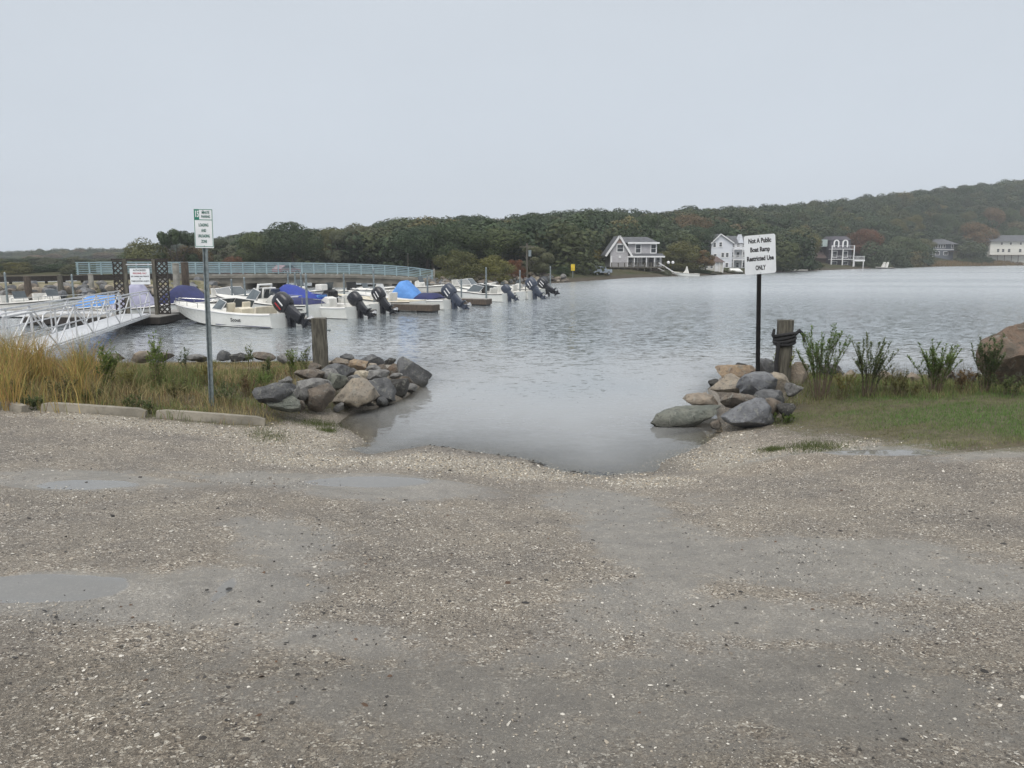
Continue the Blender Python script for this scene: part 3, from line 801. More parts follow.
# marsh grass strip at the far right shore
def marsh():
    r = np.random.default_rng(9); n = 9000
    px = r.uniform(880, 1100, n); D = shoreD(px) + r.uniform(-1.5, 14, n)
    z = hillz(px, D); X = (px - 512) / FX * D
    h = r.uniform(.7, 1.5, n); w = r.uniform(.1, .22, n); a = r.uniform(0, PI, n)
    P = np.stack([X, D, z - .1], 1); d = np.stack([np.cos(a), np.sin(a), 0 * a], 1) * w[:, None]
    tip = P + np.stack([r.normal(0, .25, n), r.normal(0, .25, n), h], 1)
    V = np.stack([P - d, P + d, tip + d * .3, tip - d * .3], 1)
    me = np_mesh('marsh_grass', V, np.arange(n * 4).reshape(-1, 4), M['blade'])
    c = np.array((.20, .145, .07)) * r.uniform(.6, 1.25, (n, 1)) * np.array([1, 1, 1]); cattr(me, 'col', np.repeat(c, 4, 0))
    tag(link(bpy.data.objects.new('marsh_grass', me)), 'tan marsh grass fringing the far right shore', 'marsh grass', kind='stuff')
marsh()

# ------------------------------------------------------------------ haze, sky, light, camera
def haze():
    t = NT('haze_air')
    vol = t.n('ShaderNodeVolumePrincipled'); vol.inputs['Density'].default_value = .00045
    vol.inputs['Color'].default_value = (.88, .92, .97, 1)
    t.t.links.new(vol.outputs[0], t.out.inputs['Volume'])
    o = MB().box((0, 560, 46.5), (2000, 1500, 105)).build('haze', t.m)
    tag(o, 'thin grey rain haze over the lake', 'haze', kind='stuff')
haze()

W = bpy.data.worlds.new('World'); S.world = W; W.use_nodes = True
wt = W.node_tree; wt.nodes.clear()
def wn(t_, **k):
    o = wt.nodes.new(t_)
    for a, b in k.items(): setattr(o, a, b)
    return o
SUN_EL, SUN_AZ = 52.0, 200.0
sky = wn('ShaderNodeTexSky', sky_type='NISHITA'); sky.sun_disc = False; sky.sun_elevation = R(SUN_EL); sky.sun_rotation = R(SUN_AZ); sky.dust_density = 4; sky.air_density = 1.2
tc = wn('ShaderNodeTexCoord'); sep = wn('ShaderNodeSeparateXYZ'); wt.links.new(tc.outputs['Generated'], sep.inputs[0])
rmp = wn('ShaderNodeValToRGB'); wt.links.new(sep.outputs[2], rmp.inputs[0])
e = rmp.color_ramp.elements
e[0].position = 0.0; e[0].color = (.485, .535, .60, 1)
e[1].position = .36; e[1].color = (.455, .49, .53, 1)
x = e.new(.85); x.color = (1.02, 1.02, 1.02, 1)
ns = wn('ShaderNodeTexNoise'); ns.inputs['Scale'].default_value = 2.2; ns.inputs['Detail'].default_value = 4
mpn = wn('ShaderNodeMapping'); mpn.inputs['Scale'].default_value = (1, 1, 2.2); wt.links.new(tc.outputs['Generated'], mpn.inputs[0]); wt.links.new(mpn.outputs[0], ns.inputs[0])
mr = wn('ShaderNodeMapRange'); mr.inputs[1].default_value = .3; mr.inputs[2].default_value = .7; mr.inputs[3].default_value = 10.3; mr.inputs[4].default_value = 10.9; wt.links.new(ns.outputs[0], mr.inputs[0])
vm = wn('ShaderNodeVectorMath', operation='SCALE'); wt.links.new(rmp.outputs[0], vm.inputs[0]); wt.links.new(mr.outputs[0], vm.inputs['Scale'])
mx = wn('ShaderNodeMix', data_type='RGBA'); mx.inputs[0].default_value = .94; wt.links.new(sky.outputs[0], mx.inputs[6]); wt.links.new(vm.outputs[0], mx.inputs[7])
bg = wn('ShaderNodeBackground'); bg.inputs[1].default_value = .1; wt.links.new(mx.outputs[2], bg.inputs[0])
wo = wn('ShaderNodeOutputWorld'); wt.links.new(bg.outputs[0], wo.inputs[0])

sl = bpy.data.lights.new('sun', 'SUN'); sl.energy = 1.5; sl.angle = R(40); sl.color = (1, .97, .93)
so = link(bpy.data.objects.new('sun', sl))
az = R(SUN_AZ)
sd = Vector((math.sin(az) * math.cos(R(SUN_EL)), math.cos(az) * math.cos(R(SUN_EL)), math.sin(R(SUN_EL))))
so.rotation_euler = (-sd).to_track_quat('-Z', 'Y').to_euler(); so.location = (0, -20, 60)

cd = bpy.data.cameras.new('camera'); cd.sensor_width = 36; cd.lens = F / 1024 * 36; cd.clip_end = 5000; cd.clip_start = .05
co = link(bpy.data.objects.new('camera', cd)); co.location = CAM; co.rotation_euler = (R(90) - PITCH, 0, 0)
S.camera = co
S.view_settings.view_transform = 'Standard'; S.view_settings.look = 'None'; S.view_settings.exposure = .42; S.view_settings.gamma = 1
S.view_settings.use_curve_mapping = False
S.render.engine = 'CYCLES'
S.cycles.use_denoising = True
S.cycles.max_bounces = 8; S.cycles.diffuse_bounces = 3; S.cycles.glossy_bounces = 3; S.cycles.volume_bounces = 0; S.cycles.transparent_max_bounces = 8
S.render.use_persistent_data = False
# ================================================================== the near shore
# ------------------------------------------------------------------ boulders
def rock_mesh(name, w, d, h, seed, mat, planes=13, sub=4, flat=0.0):
    r = np.random.default_rng(seed)
    bm = bmesh.new(); bmesh.ops.create_icosphere(bm, subdivisions=sub, radius=1.0)
    P = np.array([v.co[:] for v in bm.verts])
    for k in range(planes):
        n = r.normal(size=3); n /= np.linalg.norm(n); o = r.uniform(.50, .80)
        q = P @ n - o; P = P - np.outer(np.clip(q, 0, None) * .97, n)
    if flat: P[:, 2] = np.where(P[:, 2] > flat, flat + (P[:, 2] - flat) * .15, P[:, 2])
    nrm = P / np.linalg.norm(P, axis=1, keepdims=True)
    off = r.uniform(0, 50, 3)
    n1 = (fbm(P[:, 0] * 1.6 + off[0], P[:, 1] * 1.6 + P[:, 2] * 1.3 + off[1], seed, 3) - .5) * .26
    n2 = (fbm(P[:, 0] * 6 + off[1], P[:, 2] * 6 + P[:, 1] * 4.1 + off[2], seed + 3, 3) - .5) * .11
    P = P + nrm * (n1 + n2)[:, None]
    mn, mx_ = P.min(0), P.max(0); P = (P - (mn + mx_) / 2) / (mx_ - mn)
    P = P * np.array([w, d, h])
    for v, p in zip(bm.verts, P): v.co = p
    me = bpy.data.meshes.new(name); bm.to_mesh(me); bm.free()
    me.materials.append(mat); me.polygons.foreach_set('use_smooth', np.ones(len(me.polygons), bool))
    try: me.set_sharp_from_angle(angle=R(38))
    except Exception: pass
    return me

_seed = [100]
def rock(label, x0, x1, y0, y1, zb, mat, name='rock', group=None, dd=.85, sink=.15, rz=None, tilt=0, planes=13, sub=4, flat=0.0, cat='rock'):
    _seed[0] += 1
    cx = (x0 + x1) / 2; b = atz(cx, y1, zb); D = b[1]
    w = (x1 - x0) * D / F; h = (y1 - y0) * D / F * 1.03
    d = max(w, h) * dd
    hh = h * (1 + sink)
    me = rock_mesh(name, w, d, hh, _seed[0], RM[mat], planes, sub, flat)
    o = bpy.data.objects.new(name, me); link(o)
    Dc = D + d * .38
    o.location = (float((cx - 512) / F * Dc), float(Dc), float(zb + h / 2 - h * sink / 2 + .02))
    o.rotation_euler = (0, tilt, rz if rz is not None else 0)
    return tag(o, label, cat, group)

# left jetty
K = rock
K('flat dark slate slab at the grass edge, leftmost of the left jetty', 250, 292, 385, 406, .45, 'slate', tilt=-.15, planes=12)
K('low green grey rock tucked between the slate slab and the parking stop', 262, 300, 396, 412, .33, 'green')
K('grey rock behind the brownish round boulder on the left jetty', 288, 330, 381, 400, .42, 'grey')
K('brownish round boulder left of the largest pale boulder', 298, 332, 386, 411, .2, 'brown')
K('largest pale beige boulder at the front of the left jetty', 328, 376, 380, 409, .12, 'beige', planes=10)
K('dark grey wet boulder right of the largest pale boulder', 357, 394, 380, 405, .03, 'slate', planes=11)
K('blackish wet rock at the waterline, front right of the left jetty', 382, 408, 380, 399, .0, 'dark')
K('brownish grey rock behind the slate slab beside the grass', 291, 323, 370, 384, .55, 'brown')
K('small grey rock at the foot of the grey timber post', 318, 338, 370, 384, .5, 'grey')
K('green grey rock directly above the brownish round boulder', 323, 345, 375, 392, .4, 'green')
K('long dark grey rock just right of the grey timber post foot', 318, 352, 365, 381, .5, 'slate')
K('tan flat rock behind the timber post', 328, 347, 359, 368, .55, 'tan')
K('dark blue grey rock topmost on the left jetty', 338, 354, 355, 365, .55, 'slate')
K('orange tan rock in the middle of the left jetty top', 345, 367, 361, 374, .5, 'orange')
K('pale cream rock in the centre of the left jetty', 350, 369, 372, 383, .42, 'cream')
K('dark grey rock on the back of the left jetty', 357, 383, 356, 370, .45, 'slate')
K('small brown block on the right half of the left jetty', 374, 387, 365, 376, .4, 'brown')
K('reddish brown block beside the long wet slab', 384, 398, 365, 379, .3, 'rust')
K('long dark slab sloping into the water at the jetty tip', 392, 430, 363, 387, .0, 'slate', tilt=.42, dd=.6, planes=12)
K('grey flat rock behind the dark grey wet boulder', 364, 388, 372, 386, .35, 'grey')
K('grey brown rock near the tip of the left jetty', 384, 413, 377, 391, .05, 'brown')
K('pale pinkish rock at the back tip of the left jetty', 399, 413, 361, 369, .15, 'tan')
K('small blackish rock on the back edge of the left jetty', 382, 395, 359, 366, .3, 'dark')
K('grey rock between the orange tan rock and the brown block', 361, 379, 366, 376, .45, 'grey')
K('thin grey rock between the cream rock and the dark wet boulder', 345, 362, 376, 386, .42, 'grey')
K('half drowned dark rock below the largest pale boulder', 352, 372, 402, 410, -.02, 'dark')
for (a, b, c, d, z, m, l) in ((330, 341, 404, 412, .1, 'grey', 'small grey stone at the lower left foot of the largest pale boulder'),
                              (290, 302, 400, 412, .25, 'brown', 'small brown stone below the brownish round boulder'),
                              (374, 386, 398, 407, .0, 'slate', 'small slate stone at the waterline between the two dark wet boulders'),
                              (402, 416, 385, 394, .0, 'grey', 'small grey stone awash below the jetty tip'),
                              (412, 424, 371, 378, .0, 'dark', 'small dark stone behind the jetty tip slab'),
                              (336, 346, 367, 373, .55, 'beige', 'small beige stone touching the grey timber post'),
                              (366, 376, 364, 370, .5, 'beige', 'small beige stone on the top of the left jetty'),
                              (346, 356, 369, 376, .5, 'grey', 'small grey stone left of the pale cream rock'),
                              (276, 290, 378, 387, .5, 'grey', 'small grey stone in the weeds behind the slate slab'),
                              (305, 320, 364, 372, .55, 'brown', 'small brown stone left of the grey timber post foot'),
                              (380, 392, 387, 396, .1, 'green', 'small green grey stone between the dark wet boulders'),
                              (388, 402, 374, 381, .3, 'grey', 'small grey stone right of the small brown block')):
    K(l, a, b, c, d, z, m, sub=3)
# rocks on the back of the left grass bank
for (a, b, c, d, z, m, l) in ((128, 150, 352, 363, .3, 'tan', 'pale tan rock on the water side of the left grass'),
                              (152, 170, 354, 362, .3, 'brown', 'brown rock beside the pale tan rock behind the left grass'),
                              (214, 229, 351, 361, .3, 'slate', 'dark rock just right of the green bordered sign post, behind the grass'),
                              (229, 250, 354, 362, .3, 'dark', 'low dark rock behind the single tall weed sprig'),
                              (252, 276, 353, 362, .3, 'brown', 'brown rock behind the grass near the timber post'),
                              (274, 296, 355, 364, .35, 'grey', 'grey rock half hidden in weeds left of the timber post'),
                              (184, 206, 355, 363, .3, 'grey', 'low grey rock left of the green bordered sign post, behind the grass'),
                              (96, 120, 355, 363, .25, 'brown', 'rock behind the first green weed clump'),):
    K(l, a, b, c, d, z, m, sub=3)
# right group
K('flat green grey slab lying in the water, leftmost of the right rocks', 650, 724, 411, 427, .0, 'green', tilt=-.15, planes=22, dd=.55, flat=.3)
K('flat tan rock above the water slab', 686, 724, 396, 412, .1, 'tan')
K('tan grey boulder left of the black sign post', 712, 747, 376, 399, .35, 'beige')
K('orange tan rock behind the black sign post', 718, 757, 366, 384, .4, 'orange')
K('big blue grey boulder in front of the black sign post', 740, 788, 374, 398, .48, 'blue', planes=11)
K('brown low rock in the middle of the right rocks', 722, 760, 394, 413, .3, 'brown')
K('front boulder of the right rocks, blue grey and green', 724, 780, 400, 429, .12, 'blue', planes=12)
K('dark grey rock right of the blue grey boulders', 757, 791, 392, 410, .35, 'slate')
K('brown wedge under the dark grey rock at the lawn corner', 765, 787, 400, 420, .25, 'brown')
K('small dark brown rock at the lawn corner', 781, 800, 405, 417, .35, 'dark')
K('beige rock beside the foot of the chained post', 767, 793, 374, 396, .5, 'beige')
K('dark grey rock left of the chained post', 759, 777, 359, 377, .5, 'slate')
K('tan brown rock right of the chained post', 791, 812, 364, 387, .5, 'tan')
K('small dark rock behind the orange tan rock', 737, 751, 364, 373, .45, 'dark')
K('grey rock between the chained post and the tallest shrub', 788, 808, 384, 397, .6, 'grey')
K('tiny rock awash left of the orange tan rock', 711, 722, 380, 387, .0, 'dark')
K('tan pebble sized rock on the shell bank below the front boulder', 714, 726, 421, 430, .05, 'brown')
for (a, b, c, d, z, m, l) in ((824, 848, 366, 382, .5, 'dark', 'dark rock behind the tallest shrub'),
                              (846, 860, 371, 384, .5, 'tan', 'tan rock behind the second shrub'),
                              (882, 898, 372, 386, .5, 'tan', 'tan rock behind the gap between second and third shrub'),
                              (894, 916, 371, 386, .5, 'grey', 'grey rock left of the third shrub'),
                              (912, 926, 374, 386, .5, 'tan', 'small tan rock at the foot of the third shrub'),
                              (934, 960, 368, 385, .5, 'brown', 'brown rock right of the third shrub'),
                              (957, 980, 372, 388, .5, 'grey', 'grey rock touching the rusty boulder')):
    K(l, a, b, c, d, z, m, sub=3)
K('huge rusty brown boulder on the right lawn', 976, 1048, 325, 390, .66, 'rust', name='boulder', cat='boulder', planes=12, sub=5, dd=.9, sink=.12)

# ------------------------------------------------------------------ concrete parking stops
def stop(label, pa, pb, hgt=.175):
    a, b = G(*pa), G(*pb); v = b - a; L = float(np.hypot(v[0], v[1])); c = (a + b) / 2
    mb = MB()
    prof = [(-.095, 0), (.095, 0), (.085, .06), (.055, hgt), (-.055, hgt), (-.085, .06)]
    n = 12; rings = []
    for k in range(n + 1):
        x = -L / 2 + L * k / n; q = .82 if k in (0, n) else 1
        rings.append([Vector((x, y * q + random.uniform(-.002, .002), z * q + (random.uniform(-.003, .002) if z > .1 else 0))) for y, z in prof])
    mb.loft(rings)
    o = mb.build('parking_stop', M['concrete_stop'], smooth=False, bevel=.008)
    o.location = (float(c[0]), float(c[1] + .06), float(c[2] - .025))
    o.rotation_euler = (0, -math.atan2(v[2], L), math.atan2(v[1], v[0]))
    return tag(o, label, 'parking stop', 'concrete parking stops along the grass')
stop('concrete parking stop cut off by the left edge of the photo, in weeds', (-95, 401), (23, 413))
stop('concrete parking stop in the middle, between the two others', (40, 411), (145, 418))
stop('concrete parking stop nearest the ramp, in front of the green bordered sign', (154, 418), (264, 426))

# ------------------------------------------------------------------ lettering
def letters(txt, size, mat, parent, loc, width=None, bold=.0, name='lettering'):
    cu = bpy.data.curves.new(name, 'FONT'); cu.body = txt; cu.size = size; cu.align_x = 'CENTER'; cu.align_y = 'CENTER'
    cu.offset = bold; cu.extrude = .0006; cu.resolution_u = 3
    tmp = bpy.data.objects.new('tmp', cu); COL.objects.link(tmp)
    dg = bpy.context.evaluated_depsgraph_get(); dg.update()
    me = bpy.data.meshes.new_from_object(tmp.evaluated_get(dg)); COL.objects.unlink(tmp); bpy.data.objects.remove(tmp)
    me.name = name; me.materials.clear(); me.materials.append(mat)
    o = link(bpy.data.objects.new(name, me), parent)
    o.rotation_euler = (R(90), 0, 0); o.location = loc
    if width:
        xs_ = [v.co.x for v in me.vertices]; o.scale = (width / max(1e-6, max(xs_) - min(xs_)), 1, 1)
    return o

def plate(w, h, th, r=.03, n=5):
    pts = []
    for cx, cz, a0 in ((w / 2 - r, h / 2 - r, 0), (-w / 2 + r, h / 2 - r, 90), (-w / 2 + r, -h / 2 + r, 180), (w / 2 - r, -h / 2 + r, 270)):
        for k in range(n + 1):
            a = R(a0 + 90 * k / n); pts.append((cx + r * math.cos(a), cz + r * math.sin(a)))
    return MB().prism(pts, 'y', -th / 2, th / 2)

# green bordered sign on a galvanised channel post
gA = G(212, 406); D0 = gA[1]
tA = atD(203.6, 209, D0)
t_ = thing('parking_sign', 'green bordered fifteen minute loading zone sign on a galvanised post in the left grass', 'sign', gA)
lean = Vector((tA[0] - gA[0], 0, tA[2] - gA[2]))
Hs = lean.length; t_.rotation_euler = (0, math.atan2(lean.x, lean.z), 0)
mb = MB()
uprof = [(-.046, .0), (-.046, -.022), (-.030, -.022), (-.020, .014), (.020, .014), (.030, -.022), (.046, -.022), (.046, 0), (.032, .024), (-.032, .024)]
mb.loft([[Vector((x, y, z)) for x, y in uprof] for z in (-.35, Hs - .06)])
mb.build('post', M['galv'], t_, bevel=0)
sw, sh_ = 18.5 * D0 / F, 37.5 * D0 / F
zc = Hs - sh_ / 2
pl = plate(sw, sh_, .004, .018).build('sign_panel', M['sign_white'], t_, loc=(0, -.034, zc))
def frame_rect(x0, x1, z0, z1, w, mat, parent, name, y):
    m_ = MB()
    m_.box(((x0 + x1) / 2, y, z1 - w / 2), (x1 - x0, .0012, w)); m_.box(((x0 + x1) / 2, y, z0 + w / 2), (x1 - x0, .0012, w))
    m_.box((x0 + w / 2, y, (z0 + z1) / 2), (w, .0012, z1 - z0 - 2 * w)); m_.box((x1 - w / 2, y, (z0 + z1) / 2), (w, .0012, z1 - z0 - 2 * w))
    return m_.build(name, mat, parent)
bd = .010
frame_rect(-sw / 2 + .006, sw / 2 - .006, -sh_ / 2 + .022, sh_ / 2 - .006, bd, M['sign_green'], pl, 'green_border', -.0034)
HD = .27 * sh_
zt = sh_ / 2 - .006 - HD
MB().box((0, -.0034, zt), (sw - .012 - 2 * bd, .0012, .012)).build('green_line', M['sign_green'], pl)
MB().box((-sw / 2 + .016 + .042, -.0036, (zt + .006 + sh_ / 2 - .016) / 2), (.084, .0012, HD - .018)).build('green_square', M['sign_green'], pl)
letters('15', .155, M['sign_white'], pl, (-sw / 2 + .058, -.0052, (zt + sh_ / 2) / 2), .066, .005)
letters('MINUTE', .066, M['ink_green'], pl, (.045, -.0045, zt + HD * .68), .14, .002)
letters('PARKING', .060, M['ink_green'], pl, (.045, -.0045, zt + HD * .30), .16, .002)
zz0 = zt
for k, (tx, wd) in enumerate((('LOADING', .18), ('AND', .09), ('UNLOADING', .215), ('ZONE', .105))):
    letters(tx, .076, M['ink_green'], pl, (0, -.0045, sh_ * (.5 - .415 - k * .14)), wd, .0022)
MB().tube([(0, -.012, -sh_ / 2 + .036), (0, .002, -sh_ / 2 + .036)], .008, 8).build('bolt', M['galv'], pl)
MB().tube([(0, -.012, sh_ / 2 - .03), (0, .002, sh_ / 2 - .03)], .008, 8).build('bolt', M['galv'], pl)

# boat ramp sign on a black post
bB = atz(758, 384, .62); D1 = bB[1]; bB[2] = .35
top = atD(759, 275, D1); cB = atD(758.5, 254.3, D1)
t_ = thing('ramp_sign', 'white boat ramp restricted use sign on a black post among the right rocks', 'sign', bB, R(4)); t_.rotation_euler = (0, R(-2.2), R(4))
mb = MB(); mb.box((0, 0, (cB[2] - bB[2]) / 2 - .1), (.075, .06, cB[2] - bB[2] + .5)); mb.build('post', M['blackpost'], t_, bevel=.006)
sw, sh_ = 31.5 * D1 / F, 38 * D1 / F
pl = plate(sw, sh_, .004, .04).build('sign_panel', M['sign_white'], t_, loc=(0, -.036, cB[2] - bB[2]), rot=(0, R(-2.6), 0))
for k, (tx, wd, z) in enumerate((('Not A Public', .73, .35), ('Boat Ramp', .63, .125), ('Restricted Use', .86, -.105), ('ONLY', .33, -.345))):
    letters(tx, .128, M['ink'], pl, (0, -.0032, z * sh_), wd * sw, .0055)
for z in (.465, -.465):
    MB().tube([(0, -.008, z * sh_), (0, .004, z * sh_)], .007, 8).build('bolt', M['galv'], pl)

# weathered post on the left jetty
pA = atz(321, 371, .5); pT = atD(320.5, 318, pA[1])
t_ = thing('timber_post', 'square weathered grey timber post standing on the left jetty', 'post', (pA[0], pA[1], .3), R(9))
hh = pT[2] - .3; wv = 14.5 * pA[1] / F
mb = MB(); n = 8; rings = []
for k in range(n + 1):
    z = -.4 + (hh + .4) * k / n; q = 1 - .04 * k / n
    rings.append([Vector((sx * wv / 2 * q + random.uniform(-.006, .006), sy * wv / 2 * q + random.uniform(-.006, .006), z + (random.uniform(-.012, .012) if k == n else 0))) for sx, sy in ((-1, -1), (0, -1.02), (1, -1), (1, 1), (-1, 1))])
mb.loft(rings); mb.build('post_shaft', M['wood_old'], t_, bevel=.012)
MB().tube([(wv / 2 - .02, 0, hh * .80), (wv / 2 + .09, 0, hh * .80)], .018, 8).tube([(wv / 2 + .06, 0, hh * .80), (wv / 2 + .085, 0, hh * .80)], .035, 6).build('bolt', M['galv'], t_)

# chained post on the right
pA = atz(782, 384, .55); pT = atD(782, 320, pA[1])
t_ = thing('timber_post', 'grey timber post with tarred black rope wound round its head, beside the tallest shrub', 'post', (pA[0], pA[1], .35), R(-6))
hh = pT[2] - .35; wv = 16.5 * pA[1] / F
mb = MB(); rings = []
for k in range(n + 1):
    z = -.4 + (hh + .4) * k / n
    rings.append([Vector((math.cos(a) * wv / 2 * random.uniform(.97, 1.02), math.sin(a) * wv / 2 * random.uniform(.97, 1.02), z + (random.uniform(-.01, .012) if k == n else 0))) for a in [2 * PI * j / 14 for j in range(14)]])
mb.loft(rings); mb.build('post_shaft', M['wood_old'], t_, True)
mb = MB()
for k in range(4):
    z = hh * .70 + k * .052; rr = wv / 2 + .03 + random.uniform(0, .012); ph = k * .9
    pts = [Vector((rr * math.cos(2 * PI * j / 24), rr * math.sin(2 * PI * j / 24), z + .035 * math.sin(2 * PI * j / 24 + ph) + .02 * math.cos(2 * PI * j / 24))) for j in range(25)]
    mb.tube(pts, .034, 7)
mb.tube([(wv / 2 + .02, -.02, hh * .80), (wv / 2 + .11, -.04, hh * .86), (wv / 2 + .2, -.03, hh * .80), (wv / 2 + .23, -.02, hh * .70)], [.04, .045, .04, .02], 7)
mb.tube([(-wv / 2 - .02, -.02, hh * .74), (-wv / 2 - .08, -.05, hh * .80), (-wv / 2 - .06, -.05, hh * .88)], [.04, .04, .025], 7)
mb.build('rope_coil', M['rope'], t_, True)
mb = MB(); mb.tube([(-wv / 2 + .02, -wv / 2 - .02, hh * .72), (-wv / 2 - .02, -wv / 2 - .03, hh * .45), (-wv / 2 + .02, -wv / 2 - .02, hh * .15), (-wv / 2 + .05, -wv / 2 - .03, -.1)], [.03, .045, .05, .05], 7)
mb.build('rope_tail', M['rope'], t_, True)

# ------------------------------------------------------------------ shrubs and weeds
def shrub(name, label, cat, base, h, spread, ns, leafmat_, leaf=.06, per=12, seed=0, low=.3, group=None, stemr=.009, upright=.75):
    r = np.random.default_rng(seed)
    t_ = thing(name, label, cat, base, 0, group)
    sm = MB(); Vs = []; tints = []
    for k in range(ns):
        a = r.uniform(0, 2 * PI); q = spread * math.sqrt(r.uniform(.02, 1)); hk = h * r.uniform(.72, 1.12) * (1 - .22 * q / max(spread, 1e-3))
        wb = .55 if name == 'weed' else .2; b = Vector((math.cos(a) * q * wb, math.sin(a) * q * wb, -.06)); e_ = Vector((math.cos(a) * q, math.sin(a) * q, hk))
        mid = b.lerp(e_, .5) + Vector((r.normal(0, .03), r.normal(0, .03), h * .04)) - Vector((math.cos(a), math.sin(a), 0)) * q * .16
        pts = [b, b.lerp(mid, .5), mid, mid.lerp(e_, .5) + Vector((r.normal(0, .015), r.normal(0, .015), 0)), e_]
        sm.tube(pts, [stemr, stemr * .85, stemr * .65, stemr * .45, stemr * .2], 5)
        twigs = [(pts, low)]
        for j in range(2):
            s0 = r.uniform(.35, .75); i = min(3, int(s0 * 4)); p0 = pts[i].lerp(pts[i + 1], s0 * 4 - i)
            a2 = r.uniform(0, 2 * PI); ln = h * r.uniform(.14, .28)
            p2 = p0 + Vector((math.cos(a2) * ln * .55, math.sin(a2) * ln * .55, ln))
            tw = [p0, p0.lerp(p2, .5) + Vector((math.cos(a2), math.sin(a2), 0)) * ln * .08, p2]
            sm.tube(tw, [stemr * .4, stemr * .3, stemr * .12], 4); twigs.append((tw, .1))
        tk = r.uniform(0, .5)
        for tw, lo in twigs:
            m = int(per * (6.0 if cat == 'shrub' else 2.3)) if len(tw) == 5 else int(per * (2.2 if cat == 'shrub' else 1.3))
            for j in range(m):
                s0 = lo + (1 - lo) * r.uniform(0, 1) ** .8; f = s0 * (len(tw) - 1); i = min(len(tw) - 2, int(f)); p0 = tw[i].lerp(tw[i + 1], f - i)
                a3 = r.uniform(0, 2 * PI); el = r.uniform(.1, 1.3) * upright + .15
                d = Vector((math.cos(a3) * math.cos(el), math.sin(a3) * math.cos(el), math.sin(el)))
                side = d.cross(Vector((0, 0, 1))).normalized(); L = leaf * r.uniform(.6, 1.25); wd = L * r.uniform(.13, .19)
                nn = side.cross(d)
                p1 = p0 + d * L * .5 + nn * L * .06; p2 = p0 + d * L - nn * L * .05
                Vs += [p0, p1 + side * wd, p2, p1 - side * wd]; tints += [min(1, tk + r.uniform(0, .6))] * 4
    sm.build('stems', M['stem'], t_)
    me = np_mesh('foliage', np.array([v[:] for v in Vs]), np.arange(len(Vs)).reshape(-1, 4), LM[leafmat_]); fattr(me, 'tint', tints)
    link(bpy.data.objects.new('foliage', me), t_)
    return t_
def shrub_px(name, label, cat, px, pyb, pyt, wpx, *a, **k):
    b = G(px, pyb); D = b[1]
    return shrub(name, label, cat, (b[0], D, b[2]), (pyb - pyt) * D / F * 1.02, wpx * D / F / 2, *a, **k)
shrub_px('shrub', 'tallest leafy shrub, right beside the rope wound post', 'shrub', 820, 399, 318, 58, 20, 'shrub', leaf=.062, per=17, seed=1, low=.34)
shrub_px('shrub', 'dull green shrub, second from the rope wound post', 'shrub', 867, 397, 336, 52, 18, 'shrub2', leaf=.058, per=17, seed=2, low=.25)
shrub_px('shrub', 'light green shrub in the middle between dull shrub and boulder', 'shrub', 934, 394, 341, 58, 20, 'shrub', leaf=.06, per=16, seed=3, low=.28)
shrub_px('shrub', 'sparse shrub growing up the left side of the rusty boulder', 'shrub', 984, 393, 330, 34, 12, 'shrub2', leaf=.062, per=16, seed=4, low=.15)
shrub_px('vine', 'yellow green vine hanging round the rope wound post', 'vine', 783, 385, 342, 30, 8, 'vine', leaf=.07, per=12, seed=5, low=.2, stemr=.004)
shrub_px('weed', 'low dry brownish weed left of the rusty boulder', 'weed', 962, 393, 366, 30, 14, 'brown', leaf=.05, per=12, seed=6, low=.1, stemr=.004)
shrub_px('weed', 'low dry weed between the two middle shrubs', 'weed', 905, 396, 376, 40, 16, 'olive', leaf=.045, per=12, seed=7, low=.1, stemr=.004)
shrub_px('weed', 'pale dry weed at the foot of the tallest shrub', 'weed', 842, 398, 368, 34, 14, 'yellow', leaf=.045, per=12, seed=41, low=.1, stemr=.004)
shrub_px('weed', 'olive weed thicket between the dull shrub and the light green shrub', 'weed', 892, 395, 366, 36, 16, 'olive', leaf=.045, per=12, seed=42, low=.1, stemr=.004)
shrub_px('weed', 'green weed thicket against the left foot of the rusty boulder', 'weed', 1006, 396, 372, 40, 14, 'shrub2', leaf=.055, per=12, seed=43, low=.1, stemr=.005)
shrub_px('weed', 'brown dry weed in front of the rusty boulder at the photo edge', 'weed', 1036, 397, 378, 30, 12, 'brown', leaf=.05, per=12, seed=44, low=.1, stemr=.004)
WG = 'green weeds in the left grass'
shrub_px('weed', 'first green weed clump right of the golden grass', 'weed', 108, 392, 338, 26, 12, 'shrub', leaf=.085, per=12, seed=11, low=.12, stemr=.005)
shrub_px('weed', 'tall green weed clump between the golden grass and the sign post', 'weed', 158, 388, 334, 24, 13, 'shrub', leaf=.08, per=12, seed=12, low=.12, stemr=.005)
shrub_px('weed', 'single tall weed sprig right of the green bordered sign post', 'weed', 250, 374, 339, 8, 3, 'shrub2', leaf=.08, per=11, seed=13, low=.4, stemr=.005)
shrub_px('weed', 'leafy weed left of the grey timber post', 'weed', 292, 378, 346, 24, 9, 'shrub', leaf=.07, per=11, seed=14, low=.1, stemr=.005)
shrub_px('weed', 'leafy weed touching the grey timber post', 'weed', 306, 380, 342, 12, 6, 'shrub2', leaf=.065, per=11, seed=15, low=.2, stemr=.005)
shrub_px('weed', 'bright green weed growing out of the slate slab rocks', 'weed', 276, 409, 394, 20, 12, 'shrub', leaf=.04, per=11, seed=16, low=.05, stemr=.003)
shrub_px('weed', 'thin dark weed stalk left of the green bordered sign post', 'weed', 187, 378, 345, 10, 4, 'shrub2', leaf=.06, per=14, seed=17, low=.4, stemr=.005)
shrub_px('weed', 'low leafy weed at the foot of the front right boulder', 'weed', 783, 424, 411, 22, 12, 'shrub', leaf=.04, per=16, seed=18, low=.05, stemr=.003)
